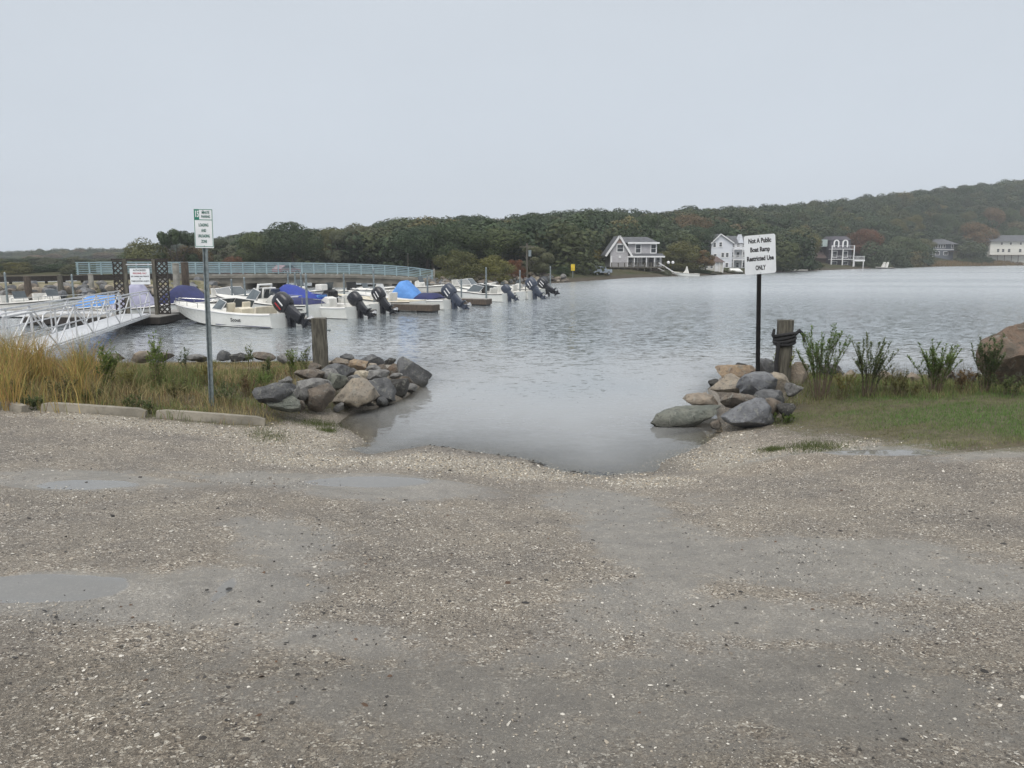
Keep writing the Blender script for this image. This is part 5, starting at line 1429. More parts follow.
# boats on the far side of the main dock
LH = R(-25)
for lab, px, D, kind in (('white boat with a low windscreen moored beyond the dock left of the white arch', 196, 52, 'w'), ('white centre console boat moored beyond the dock behind the blue covered skiff', 268, 58, 'c'),
                         ('white dark benched boat moored beyond the dock, left of the light blue tent', 330, 62, 'd'), ('small white boat moored beyond the dock behind the light blue tent cover', 392, 68, 'c'), ('white boat with pale seat moored beyond the dock behind the raked windscreen boat', 438, 72, 'w')):
    b = boat(lab, 0, 0, 6.0, 2.3, .65, .95, head=LH, base=wp(px, D))
    if kind == 'w': windshield(b, 3.8, 1.0, .8, .55, .5, 1.0); seat(b, 2.0, .2, None, 1.2, .6)
    if kind == 'c': console(b, 2.8, .2, None, .8, 1.1); seat(b, 1.9, .2, None, .8, .6); rails(b, 6.0, 2.3, .95, .66)
    if kind == 'd': seat(b, 2.2, .3, M['black'], 1.2, .6); console(b, 3.2, .2, M['white_deck'], .8, .8)
b = boat('white skiff with cream deck between the tall black outboard and light blue tent', 418, 311, 6.0, 2.0, .6, .85, deck=M['cream_deck'])
seat(b, 2.0, .15, None, .9, .5); console(b, 3.0, .12, None, .7, 1.0)
b = boat('white open boat lying between the raked windscreen boat and the dark stern rail boat', 521, 300, 5.4, 2.0, .62, .9)
seat(b, 2.0, .15, None, .9, .5); console(b, 3.0, .12, M['black'], .6, 1.0)
b = boat('boat under a peaked dark navy cover behind the bow of the nearest motorboat', 0, 0, 5.6, 2.2, .5, .75, head=LH, base=wp(148, 46.5))
cover_mesh([(.6, .9, .5, .62), (1.2, 1.0, .5, .8), (2.6, 1.0, .52, 1.65), (3.3, .95, .55, 1.6), (4.4, .7, .6, .85), (5.2, .2, .7, .76)], M['navy_cover'], b)
b = boat('small boat under a lilac grey cover behind the dock sign', 0, 0, 4.4, 1.9, .45, .7, head=LH, base=wp(104, 42.5))
cover_mesh([(.5, .7, .45, .6), (1.6, .85, .47, 1.1), (2.3, .7, .5, 1.95), (2.6, .65, .5, 1.9), (3.5, .5, .55, .8)], M['grey_cover'], b)
b = boat('small boat under a pale blue tarp seen through the gangway railing', 0, 0, 4.6, 1.9, .5, .75, head=LH, base=wp(76, 43.5))
cover_mesh([(.3, .8, .5, .7), (1.2, .9, .5, 1.15), (2.8, .85, .52, 1.2), (3.8, .5, .6, .8)], M['light_cover'], b)
b = boat('white open boat on the far left dock with a steel rail', 0, 0, 5.6, 2.2, .6, .9, head=LH, base=wp(22, 47.5))
console(b, 2.4, .15, None, .8, .9); seat(b, 1.5, .15, None, .9, .5); rails(b, 5.6, 2.2, .9, .62)
b = boat('white boat with a red engine cowling at the left edge of the photo', 0, 0, 5.6, 2.2, .6, .9, head=LH, base=wp(-14, 45.0))
console(b, 2.6, .15, None, .8, .9); seat(b, 1.8, .15, None, .9, .5); rails(b, 5.6, 2.2, .9, .62)
outboard(b, -.05, 0, .8, .9, 8, M['red'])

# ------------------------------------------------------------------ floating docks
def dock(label, a, b_, w, z=.42, th=.32, name='floating_dock', deckm=None, edge=None):
    a, b_ = np.array(a, float), np.array(b_, float); v = b_ - a; L = float(np.hypot(v[0], v[1]))
    t_ = thing(name, label, 'dock', (*a[:2], 0), math.atan2(v[1], v[0]))
    mb = MB(); n = int(L / .145)
    for k in range(n): mb.box(((k + .5) * L / n, 0, z - .02), (L / n - .012, w - .04, .035))
    mb.build('deck_boards', deckm or M['dock_deck'], t_)
    mb = MB()
    for s in (-1, 1): mb.box((L / 2, s * (w / 2 - .02), z - th / 2 - .04), (L, .05, th))
    for x in (.03, L - .03): mb.box((x, 0, z - th / 2 - .04), (.05, w - .1, th))
    mb.build('fascia', edge or M['wood_dark'], t_)
    for k in range(int(L / 2.4) + 1): MB().box((min(L - .6, .6 + k * 2.4), 0, -.02), (1.1, w - .2, .36)).build('float', M['black'], t_)
    return t_
c0 = np.array([-18.5, 39.9, 0])
dock('long main floating dock running along the bows of the moored boats', c0, c0 + DD * 34, 1.8)
dock('cross float carrying the gangway foot and the lattice sign frame', (-23.5, 38.0), (-16.9, 38.0), 2.2)
dock('back floating dock with a pale edge behind the gangway', (-36, 43.5), (-19.6, 41.6), 1.5, edge=M['trim'])
for lab, px, py, L, dz in (('finger dock between the nearest two moored motorboats', 318, 325, 6.0, .34), ('dark brown finger dock in front of the long light blue covered boat', 436, 312.5, 6.6, .48),
                           ('short dark finger dock left of the row of four outboards', 489, 305.5, 4.6, .46), ('finger dock beside the royal blue covered skiff', 372, 316, 5.2, .36)):
    p = atz(px, py, 0); dock(lab, p, p + BD * L, .9, dz, .34, 'finger_dock', edge=M['wood_brown'] if dz > .4 else M['wood_dark'])

# thin pilings: one built, the rest copied
pr_ = thing('dock_piling', 'nearest thin pale piling, between the first and second outboard', 'piling', wp(305, 38.6, -.6), 0, 'thin pilings of the floating docks')
mb = MB(); mb.tube([(0, 0, -.8), (0, 0, 2.95)], [.06, .055], 8); mb.build('pile', M['galv'], pr_, True)
mb = MB(); mb.tube([(0, 0, 2.95), (0, 0, 3.0), (0, 0, 3.06)], [.062, .06, .01], 8); mb.build('pile_cap', M['galv'], pr_)
for px, D, yt, lab in ((230, 47, 279, 'short thin piling between the sign post and the white arch'), (243, 45, 277, 'thin piling left of the white arch'), (287, 46, 271, 'thin piling left of the pair behind the nearest outboard'),
                       (294, 48, 272, 'left one of the close pair of thin pilings behind the nearest outboard'), (300, 50, 272, 'right one of the close pair of thin pilings behind the nearest outboard'), (343, 52, 273, 'thin piling in front of the bridge pier, right of the royal blue cover'),
                       (373, 46.5, 268, 'thin piling between the two black outboards'), (427, 50.5, 275, 'thin piling right of the light blue tent cover'), (486, 57, 267, 'thin piling at the raked windscreen boat'), (520, 62, 270, 'thin piling left of the big navy grey outboard'),
                       (550.5, 68, 266, 'farthest thin piling, right of the last outboard'), (3, 44, 272, 'thin piling at the left edge of the photo'), (70, 46, 274, 'thin piling behind the middle of the gangway'), (166, 40.5, 277, 'thin piling beside the right lattice panel'), (461, 55, 279, 'short thin piling behind the navy outboard')):
    zt = zy(yt, D); dup(pr_, wp(px, D, -.6), 0, lab, scale=(1, 1, (zt + .6) / 3.06))

# ------------------------------------------------------------------ gangway
gA_, gB_ = np.array([*wp(-34, 19.2)[:2], .60]), np.array([*wp(131, 37.3)[:2], .52])
v = gB_ - gA_; L = float(np.linalg.norm(v[:2]))
t_ = thing('gangway', 'aluminium gangway with truss railings leading from the grass bank to the floats', 'gangway', gA_, math.atan2(v[1], v[0]))
sl_ = v[2] / L; W2 = .66
mb = MB(); n = int(L / .3)
for k in range(n): mb.box(((k + .5) * L / n, 0, sl_ * (k + .5) * L / n), (L / n - .01, 2 * W2 - .1, .04))
mb.build('deck_panel', M['alu'], t_)
nb_ = 9
for s in (-1, 1):
    mb = MB(); y = s * W2
    P = lambda x, z: (x, y, z + sl_ * x)
    mb.bar(P(0, -.08), P(L, -.08), .05, .11); mb.bar(P(0, 1.12), P(L, 1.12), .05, .05); mb.bar(P(0, .56), P(L, .56), .035, .035)
    for k in range(nb_ + 1):
        x = L * k / nb_; mb.bar(P(x, -.05), P(x, 1.1), .04, .04)
        if k < nb_:
            x2 = L * (k + 1) / nb_; mb.bar(P(x, -.02), P(x2, 1.08), .036, .036) if k % 2 == 0 else mb.bar(P(x, 1.08), P(x2, -.02), .036, .036)
    mb.build('truss_railing', M['alu'], t_)
    mb = MB(); yi = s * (W2 - .09)
    mb.tube([(x, yi, z + sl_ * x) for x, z in ((3.6, .55), (3.35, .62), (3.25, .78), (3.35, .94), (3.6, 1.0), (8, 1.0), (14, 1.0), (L - .2, 1.0), (L - .05, .9), (L - .05, .7))], .024, 7); mb.build('handrail', M['alu'], t_, True)

# lattice framed dock sign
sb = wp(139, 38.3, .42)
t_ = thing('dock_sign', 'white notice framed by dark lattice panels on the cross float', 'sign', sb, R(6))
sc_ = 38.3 / FX; hh = zy(260, 38.3) - .42
for x in (-14, 13.5):
    MB().box((x * sc_, 0, hh / 2), (.16, .14, hh + .1)).build('post', M['wood_old'], t_, bevel=.01)
for x0, x1 in ((-26, -15.8), (15.3, 27)):
    a, c = x0 * sc_, x1 * sc_; mb = MB(); w_ = c - a; zb_, zt_ = .05, hh - .08
    mb.box(((a + c) / 2, 0, zb_), (w_, .05, .06)); mb.box(((a + c) / 2, 0, zt_), (w_, .05, .06)); mb.box((a + .03, 0, (zb_ + zt_) / 2), (.05, .048, zt_ - zb_)); mb.box((c - .03, 0, (zb_ + zt_) / 2), (.05, .048, zt_ - zb_))
    st_ = .25
    for d in (-1, 1):
        k = -w_
        while k < zt_ - zb_:
            z0, z1 = zb_ + k, zb_ + k + w_; xa, xb = (a, c) if d > 0 else (c, a)
            p, q = Vector((xa, d * .012, z0)), Vector((xb, d * .012, z1))
            if z0 < zb_: p = p.lerp(q, (zb_ - z0) / (z1 - z0))
            if z1 > zt_: q = Vector((xa, d * .012, z0)).lerp(Vector((xb, d * .012, z1)), (zt_ - z0) / (z1 - z0))
            if (q - p).length > .05: mb.bar(p, q, .02, .062)
            k += st_
    mb.build('lattice_panel', M['wood_dark'], t_)
MB().box((0, .05, hh + .02), (54 * sc_, .1, .1)).build('top_beam', M['wood_dark'], t_, bevel=.008)
MB().box((0, -.05, zy(264.5, 38.3) - .42), (25 * sc_, .06, .05)).build('cross_rail', M['alu'], t_)
sgw, sgt, sgb = 19 * sc_, zy(268.5, 38.3) - .42, zy(284.5, 38.3) - .42
pl = plate(sgw, sgt - sgb, .012, .02).build('sign_panel', M['sign_white'], t_, loc=(.01, -.085, (sgt + sgb) / 2))
sgh = sgt - sgb
for tx, m_, f, wd, hs in (('AUTHORIZED', 'ink', .12, .66, .12), ('PERSONNEL ONLY', 'ink_red', .31, .70, .12), ('SLIP OWNERS AND TENANTS', 'ink', .50, .92, .09), ('&', 'ink', .64, .06, .09), ('THEIR INVITED GUESTS', 'ink', .80, .92, .09)):
    letters(tx, hs, M[m_], pl, (0, -.0085, sgh * (.5 - f)), wd * sgw, .003)

# two thick old piles and the lower posts of the causeway
def pile(label, px, w, yt, yb, D, m, name='timber_pile', grp=None):
    zb_ = zy(yb, D); t_ = thing(name, label, 'pile', wp(px, D, zb_), random.uniform(0, 1), grp); r_ = w * D / FX / 2; h = zy(yt, D) - zb_
    mb = MB(); mb.loft([[Vector((r_ * q * math.cos(a) * random.uniform(.96, 1.03), r_ * q * math.sin(a) * random.uniform(.96, 1.03), z)) for a in [2 * PI * j / 12 for j in range(12)]] for z, q in ((-.8, 1.05), (0, 1.03), (h * .5, 1), (h, .96))]); mb.build('shaft', m, t_, True)
    mb = MB(); mb.tube([(0, 0, h), (0, 0, h + .04), (0, 0, h + .07)], [r_ * 1.04, r_ * 1.04, r_ * .2], 12); mb.build('cap', m, t_)
pile('thick grey concrete pile standing beside a brown one, left of the teal railing', 175, 6.5, 264, 297, 50, M['concrete'])
pile('thick brown timber pile standing beside a grey one, left of the teal railing', 184, 7.5, 263, 299, 51, M['wood_brown'])
pile('short brown timber post on the causeway near the left edge of the photo', 25, 6.5, 277, 289, 59, M['wood_brown'])
pile('grey post on the causeway in the middle between the brown post and the bridge', 58, 5, 275.5, 286, 60.5, M['wood_old'])
pile('grey post on the causeway under the start of the teal railing', 89, 5, 274.5, 285, 62.5, M['concrete'])

# ------------------------------------------------------------------ causeway with its guard rail
cp_ = [wp(-420, 50), wp(-200, 54), wp(-60, 58), wp(40, 61.5), (wp(100, 64.5)), wp(150, 67.5), wp(200, 71), wp(222, 74)]
rg = []
for i, p in enumerate(cp_):
    d = cp_[min(i + 1, len(cp_) - 1)] - cp_[max(i - 1, 0)]; d /= np.linalg.norm(d); nrm = np.array([d[1], -d[0], 0])
    tz = 1.15 if i < len(cp_) - 1 else .4
    rg.append([Vector(p + nrm * o_ + np.array([0, 0, z_ if z_ < 0 else z_ * tz])) for o_, z_ in ((3.6, -1.5), (1.2, .35), (0, 1.0), (-.5, 1.02), (-5.5, 1.04), (-9, -1.5))])
mb = MB(); mb.loft(rg, False, False)
t2 = NT('sandy_bank'); v_ = t2.obj(); n_ = t2.noise(v_, .8, 6, .6)
M['bank'] = t2.done(t2.bsdf(t2.mix(t2.ramp(n_, .4, .6), (.24, .215, .15), (.12, .115, .06)), .9, 0, t2.bump(t2.noise(v_, 6, 4), .6, .1), .2))
mb.build('embankment', M['bank'], None, True)['kind'] = 'structure'
t_ = thing('guard_rail', 'long dark timber guard rail on posts along the causeway', 'guard rail', wp(-60, 58.6, 1.1))
o0 = np.array(t_.location)
mb = MB(); gp = [wp(px, D + .5, zy(yy, D)) - o0 for px, D, yy in ((-400, 50.5, 281), (-200, 54, 281), (-60, 58, 280.5), (40, 61.5, 279), (100, 64.5, 277.5), (150, 67.5, 276.5), (172, 69, 276.3))]
for a, c in zip(gp[:-1], gp[1:]): mb.bar(a, c, .12, .42)
mb.build('rail_beam', M['wood_dark'], t_)
for k in range(16):
    px = -100 + k * 18; D = float(np.interp(px, [-400, -200, -60, 40, 100, 150, 222], [50.5, 54, 58, 61.5, 64.5, 67.5, 74])) + .75
    p = wp(px, D, 1.0) - o0; MB().box((p[0], p[1], p[2] + .3), (.16, .14, .9)).build('rail_post', M['wood_dark'], t_)

# riprap, one copied stone shape set per material
rp = random.Random(4); RP = [rock_mesh('riprap_stone', 1, .8, .7, 700 + k, RM[('grey', 'beige', 'brown', 'blue', 'tan', 'slate')[k % 6]], 12, 2) for k in range(9)]
def riprap(label, grp, n, pts):
    for k in range(n):
        o = link(bpy.data.objects.new('riprap_stone', rp.choice(RP))); o.location = tuple(float(q) for q in pts(k)); o.rotation_euler = (rp.uniform(-.4, .4), rp.uniform(-.4, .4), rp.uniform(0, 6.28)); s = rp.uniform(.55, 1.25); o.scale = (s, s, s)
        tag(o, label, 'rock', grp)
def cw(k):
    px = rp.uniform(-12, 214); D = float(np.interp(px, [-200, -60, 40, 100, 150, 222], [54, 58, 61.5, 64.5, 67.5, 74])); u = rp.random()
    return wp(px, D - .15 - 2.9 * u + .3, 1.05 - 1.0 * u)
riprap('rough riprap stone on the causeway slope behind the floating docks', 'riprap stones on the causeway slope', 120, cw)
def bk_(k):
    px = rp.uniform(424, 566); u = rp.random(); D = float(shoreD(px)) + .2 + 3.4 * u
    return wp(px, D, .05 + .95 * u)
riprap('rough riprap stone on the far bank right of the bridge', 'riprap stones on the far bank', 110, bk_)

# ------------------------------------------------------------------ bridge
t_ = thing('bridge', 'low concrete road bridge with a pale teal railing behind the marina', 'bridge', wp(250, 79, 0))
o0 = np.array(t_.location)
BP = [(74, 71, 276.8), (110, 72.5, 276.5), (150, 74.5, 276.2), (200, 77, 276), (250, 80, 275.6), (300, 83.5, 275.4), (350, 87, 275.8), (390, 90, 277), (415, 91.8, 278.8), (434, 93, 281.5)]
bpx, bD_, by = (np.array(c) for c in zip(*BP))
def bpt(px, dz=0, off=0):
    D = float(np.interp(px, bpx, bD_)); y = float(np.interp(px, bpx, by))
    return wp(px, D, zy(y, D)) + np.array([-.25 * off, off, dz]) - o0
ss = np.linspace(74, 434, 37)
mb = MB(); mb.loft([[Vector(bpt(p, a, b)) for a, b in ((.0, 0), (-.24, 0), (-.26, .25), (-.8, .25), (-.8, 7), (0, 7.2))] for p in ss]); mb.build('deck', M['bridge_con'], t_)
mb = MB(); mb.loft([[Vector(bpt(p, a, b)) for a, b in ((.17, .05), (.0, .05), (.0, .35), (.17, .35))] for p in ss]); mb.build('kerb', M['concrete'], t_)
for off in (.2, 6.8):
    for h in (1.28, 1.08, .88, .68, .48, .30):
        mb = MB(); pp = [bpt(p, h, off) for p in ss]
        for a, c in zip(pp[:-1], pp[1:]): mb.bar(a, c, .07, .11 if h > 1.2 else .075)
        mb.build('rail', M['rail_teal'], t_)
for k in range(31):
    px = 76 + k * 356 / 30; p = bpt(px, 0, .2); MB().box((p[0], p[1], p[2] + .68), (.13, .11, 1.3)).build('rail_post', M['rail_teal'], t_)
p = bpt(434, 0, .1); MB().box((p[0], p[1], p[2] + .55), (.16, .2, 1.9)).build('end_post', M['concrete'], t_)
for px, w_ in ((222, 3.5), (262, .9), (326, 3.6), (386, 1.0), (428, 1.6)):
    p = bpt(px, -.79, 0); h = p[2] + 1.5; MB().box((p[0], p[1] + 3.6, p[2] - h / 2), (w_, 6.2, h)).build('pier', M['bridge_con'], t_)

# ------------------------------------------------------------------ vehicles
def car(label, cat, loc, rz, m, kind, name):
    t_ = thing(name, label, cat, loc, rz)
    L = 5.2 if kind == 'pickup' else 4.4
    mb = MB()
    if kind == 'pickup': prof = [(-2.6, .45), (2.6, .45), (2.6, .85), (2.4, 1.02), (1.2, 1.08), (.55, 1.72), (-.75, 1.75), (-1.0, 1.1), (-2.6, 1.08)]
    else: prof = [(-2.2, .4), (2.2, .4), (2.2, .75), (2.0, .92), (1.05, 1.0), (.35, 1.5), (-1.2, 1.5), (-1.9, 1.05), (-2.2, .95)]
    mb.prism(prof, 'y', -.9, .9); mb.build('body', m, t_, bevel=.06)
    for s in (-1, 1):
        mb = MB()
        if kind == 'pickup': mb.prism([(.82, 1.2), (.5, 1.5), (-.5, 1.52), (-.6, 1.2)], 'y', s * .905 - .01, s * .905 + .01)
        else: mb.prism([(.9, 1.02), (.32, 1.42), (-1.1, 1.42), (-1.6, 1.04)], 'y', s * .905 - .01, s * .905 + .01)
        mb.build('side_window', M['glass'], t_)
        for x in (-L * .31, L * .31):
            w_ = MB().tube([(x, s * .74, .36), (x, s * .93, .36)], .36, 16).build('wheel', M['tyre'], t_)
            MB().tube([(x, s * .92, .36), (x, s * .945, .36)], .2, 12).build('rim', M['steel'], w_)
        MB().box((L / 2 - .02, s * .62, .72), (.08, .34, .14)).build('headlight', M['trim'], t_)
        MB().box((-L / 2 + .02, s * .76, .82), (.08, .14, .22)).build('tail_light', M['red'], t_)
    mb = MB(); mb.add([(1.1, -.72, 1.16), (1.1, .72, 1.16), (.66, .64, 1.62), (.66, -.64, 1.62)] if kind == 'pickup' else [(1.02, -.8, 1.03), (1.02, .8, 1.03), (.4, .72, 1.48), (.4, -.72, 1.48)], [(0, 1, 2, 3)]); mb.build('windscreen', M['glass'], t_)
def hz1(px, D): return float(hillz(np.array([px]), np.array([D]))[0])
car('silver pickup parked on the far bank left of the gabled grey house', 'pickup', wp(600, 120, hz1(600, 120) - .03), R(180 + 40), M['car_silver'], 'pickup', 'parked_pickup')
bpy.data.objects['parked_pickup'].scale = (.8, .8, .8)
car('faded red car seen through the teal bridge railing', 'car', wp(286, 83 + 5.0, zy(275.6, 83)), R(62), M['car_red'], 'car', 'car')
bpy.data.objects['car'].scale = (.72, .72, .72)

# ------------------------------------------------------------------ houses
def window(parent, x, z, w, h, y, arch=False, trim='trim', axis='y'):
    fw = .16
    if arch:
        out = [(x + w / 2 * math.cos(a), z + h / 2 - w / 2 + w / 2 * math.sin(a)) for a in [PI * j / 10 for j in range(11)]] + [(x - w / 2, z - h / 2), (x + w / 2, z - h / 2)]
        f = MB().prism(out, 'y', y - .10, y + .02).build('window', M[trim], parent)
        inn = [(x + (px_ - x) * .52, z + (pz - z) * .78 - .03) for px_, pz in out]
        MB().prism(inn, 'y', y - .13, y - .09).build('pane', M['glass'], f)
        return
    mb = MB()
    for dx in (-1, 1): mb.box((x + dx * (w / 2 - fw / 2), y - .04, z), (fw, .12, h))
    for dz in (-1, 1): mb.box((x, y - .04, z + dz * (h / 2 - fw / 2)), (w - 2 * fw, .11, fw))
    mb.box((x, y - .035, z), (w - 2 * fw, .06, .05))
    f = mb.build('window', M[trim], parent)
    MB().box((x, y - .012, z), (w - 2 * fw + .02, .02, h - 2 * fw + .02)).build('pane', M['glass'], f)
def gable_roof(x0, x1, xa, ze, za, y0, y1, th=.18):
    mb = MB()
    for a, b_ in (((x0, ze), (xa, za)), ((x1, ze), (xa, za))):
        mb.prism([a, b_, (b_[0], b_[1] + th), (a[0], a[1] + th)], 'y', y0, y1)
    return mb
def hip(x0, x1, y0, y1, ze, zr, rx0, rx1, yr):
    mb = MB(); vs = [(x0, y0, ze), (x1, y0, ze), (x1, y1, ze), (x0, y1, ze), (rx0, yr, zr), (rx1, yr, zr)]
    mb.add(vs, [(0, 1, 5, 4), (1, 2, 5), (2, 3, 4, 5), (3, 0, 4), (3, 2, 1, 0)]); return mb
# 1 gabled grey shingle house on stilts
D = 140.0; k = D / FX
t_ = thing('gabled_house', 'grey shingled house on stilts with a steep white trimmed gable by the water', 'house', wp(635, D, zy(278.5, D)))
X = lambda p: (p - 635) * k
Z = lambda p: (278.5 - p) * D / FZ
wl = MB().prism([(X(610.2), Z(267)), (X(628.2), Z(267)), (X(628.2), Z(252)), (X(619), Z(237.5)), (X(610.2), Z(252))], 'y', 0, 7.5).build('wall', M['shingle'], t_)
MB().box(((X(628.2) + X(663.2)) / 2, 4.4, (Z(267) + Z(255)) / 2), (X(663.2) - X(628.2) - .01, 6.8, Z(255) - Z(267))).build('wall', M['shingle'], t_)
MB().box(((X(629.5) + X(658.5)) / 2, 4.6, (Z(254) + Z(243)) / 2), (X(658.5) - X(629.5), 5.6, Z(243) - Z(254))).build('wall', M['shingle'], t_)
gable_roof(X(605.8), X(631.5), X(619), Z(256), Z(236.6), -.35, 7.8).build('roof', M['roof_grey'], t_)
hip(X(619.5), X(660.2), 1.3, 7.8, Z(242.6), Z(236.4), X(621), X(651), 4.6).build('roof', M['roof_grey'], t_)
mb = MB(); mb.prism([(-.5, Z(256.3)), (-.5, Z(257)), (1.85, Z(254)), (1.85, Z(253.3))], 'x', X(627.6), X(664.2)); mb.build('porch_roof', M['roof_grey'], t_)
mb = MB()
for a, b_ in (((X(605.4), Z(256.2)), (X(619), Z(236.2))), ((X(631.8), Z(256.2)), (X(619), Z(236.2)))):
    mb.bar((a[0], -.40, a[1]), (b_[0], -.40, b_[1]), .1, .34)
mb.box(((X(629) + X(660)) / 2, 1.22, Z(242.9)), (X(660.4) - X(628.4), .1, .3)); mb.box(((X(627.6) + X(664)) / 2, -.56, Z(256.7)), (X(664.4) - X(627.4), .1, .26))
mb.box((X(611.3), -.04, Z(261.5)), (.3, .06, Z(256) - Z(267))); mb.box((X(627.6), -.04, Z(261.5)), (.25, .06, Z(256) - Z(267)))
mb.build('white_trim', M['trim'], t_)
MB().prism([(X(615.5), Z(243)), (X(622.5), Z(243)), (X(619), Z(238.4))], 'y', -.06, -.01).build('gable_panel', simple('rose_shingle', (.42, .30, .26), None, 3, .8), t_)
window(t_, X(620), Z(248.2), 1.35, 1.5, 0)
window(t_, X(619.8), Z(257), .4, .4, 0)
for x in (639.5, 655): window(t_, X(x), Z(248.5), 1.15, 1.75, 1.8)
for x in (631, 636, 645, 659): window(t_, X(x), Z(261), .95, 1.7, 1.0)
MB().box((X(653), .97, Z(261.5)), (1.0, .08, 2.0)).build('door', M['house_slate'], t_)
MB().box(((X(609.5) + X(664)) / 2, -.75, Z(267.3)), (X(664) - X(609.5), 1.9, .2)).build('porch_deck', M['wood_old'], t_)
MB().box(((X(611) + X(663)) / 2, 4.5, (Z(267.9) - 1.4) / 2), (X(663) - X(611), 6.5, Z(267.9) + 1.4)).build('under_storey', M['wood_brown'], t_)
for q in range(9): MB().box((X(610.5) + q * (X(663) - X(610.5)) / 8, -1.55, (Z(262.5) - 1.2) / 2), (.16, .16, Z(262.5) + 1.2)).build('stilt', M['wood_old'], t_)
mb = MB()
mb.box(((X(610) + X(655)) / 2, -1.56, Z(262.8)), (X(655) - X(610), .07, .07))
for q in range(44): mb.box((X(610.5) + q * (X(655) - X(610.5)) / 43, -1.56, (Z(266.7) + Z(262.8)) / 2), (.05, .04, Z(262.8) - Z(266.7)))
mb.build('railing', M['wood_old'], t_)
for q in (634, 646, 654): MB().box((X(q), -.45, (Z(257) + Z(267)) / 2), (.16, .14, Z(257) - Z(267))).build('porch_post', M['trim'], t_)
mb = MB()
for q in range(9): mb.box((X(657) + q * .34, -2.1, Z(267.2) - .2 - q * .2), (.36, 1.1, .06))
mb.bar((X(656.5), -2.66, Z(267) + .8), (X(656.5) + 3.1, -2.66, Z(267) - 1.1), .06, .08); mb.bar((X(656.5), -1.55, Z(267) + .8), (X(656.5) + 3.1, -1.55, Z(267) - 1.1), .06, .08)
mb.build('stair', M['trim'], t_)
# 2 white house
D = 170.0; k = D / FX
t_ = thing('white_house', 'tall white clapboard house with stacked balconies, partly behind the boat ramp sign', 'house', wp(728, D, zy(269.5, D)))
X = lambda p: (p - 728) * k
Z = lambda p: (269.5 - p) * D / FZ
MB().prism([(X(711), -2), (X(732.2), -2), (X(732.2), Z(243)), (X(719.5), Z(235)), (X(711), Z(243))], 'y', 0, 8).build('wall', M['house_white'], t_)
MB().box(((X(732.2) + X(752)) / 2, 4.6, (Z(243.5) - 2) / 2), (X(752) - X(732.2) - .01, 6.4, Z(243.5) + 2)).build('wall', M['house_white'], t_)
mb = MB(); mb.prism([(X(710), Z(243.8)), (X(719.5), Z(234.6)), (X(719.5), Z(233.9)), (X(709.6), Z(243.3))], 'y', -.4, 8.3); mb.prism([(X(733), Z(243.6)), (X(719.5), Z(234.6)), (X(719.5), Z(233.9)), (X(733.5), Z(243.1))], 'y', -.4, 8.3); mb.build('roof', M['roof_grey'], t_)
hip(X(724), X(753), .9, 8.2, Z(243.2), Z(235.5), X(727), X(748), 4.6).build('roof', M['roof_grey'], t_)
MB().prism([(X(739), Z(243)), (X(744), Z(243)), (X(741.5), Z(234.2))], 'y', .8, 3.5).build('gablet', M['house_white'], t_)
mb = MB(); mb.bar((X(710), -.44, Z(243.6)), (X(719.5), -.44, Z(234.2)), .08, .22); mb.bar((X(733.2), -.44, Z(243.4)), (X(719.5), -.44, Z(234.2)), .08, .22); mb.build('white_trim', M['trim'], t_)
for x, z in ((714, 245), (720, 244.5), (722.5, 255), (727, 255), (727, 265), (715, 256)): window(t_, X(x), Z(z), .85, 1.15, 0)
for x in (734.5, 739.5, 745): window(t_, X(x), Z(245.2), .9, 1.0, 1.4); window(t_, X(x), Z(254.5), .9, 1.3, 1.4); window(t_, X(x), Z(265), .9, 1.3, 1.4)
for z in (249.3, 259.8): 
    o = MB().box(((X(732.5) + X(752)) / 2, .45, Z(z)), (X(752) - X(732.5), 1.8, .18)).build('balcony', M['trim'], t_)
    mb = MB(); mb.box(((X(732.5) + X(752)) / 2, -.4, Z(z) + .95), (X(752) - X(732.5), .06, .06))
    for q in range(26): mb.box((X(732.8) + q * (X(752) - X(733.2)) / 25, -.4, Z(z) + .5), (.04, .04, .86))
    mb.build('railing', M['trim'], o)
for x in (733, 742, 751.6): MB().box((X(x), -.35, (Z(249.5) - 1) / 2), (.16, .14, Z(249.5) + 1)).build('porch_post', M['trim'], t_)
# 3 yellow cottage
D = 154.0; k = D / FX
t_ = thing('cottage', 'low pale yellow cottage with a brown roof in front of the white house', 'house', wp(711, D, zy(271, D)))
X = lambda p: (p - 711) * k
Z = lambda p: (271 - p) * D / FZ
MB().box((0, 2.6, (Z(262) - 1.2) / 2), (X(723.5) - X(698.5), 5, Z(262) + 1.2)).build('wall', M['house_cream'], t_)
hip(X(697.5), X(725), -.5, 5.6, Z(262.2), Z(256.2), X(702), X(720), 2.6).build('roof', M['roof_brown'], t_)
for x in (702, 707, 712): window(t_, X(x), Z(266.3), .75, .95, .1)
MB().box((X(717), .05, Z(267)), (.8, .1, 1.7)).build('door', M['trim'], t_)
for x in (715, 719.5, 723): MB().box((X(x), -.35, (Z(262.4) - .8) / 2), (.12, .12, Z(262.4) + .8)).build('porch_post', M['trim'], t_)
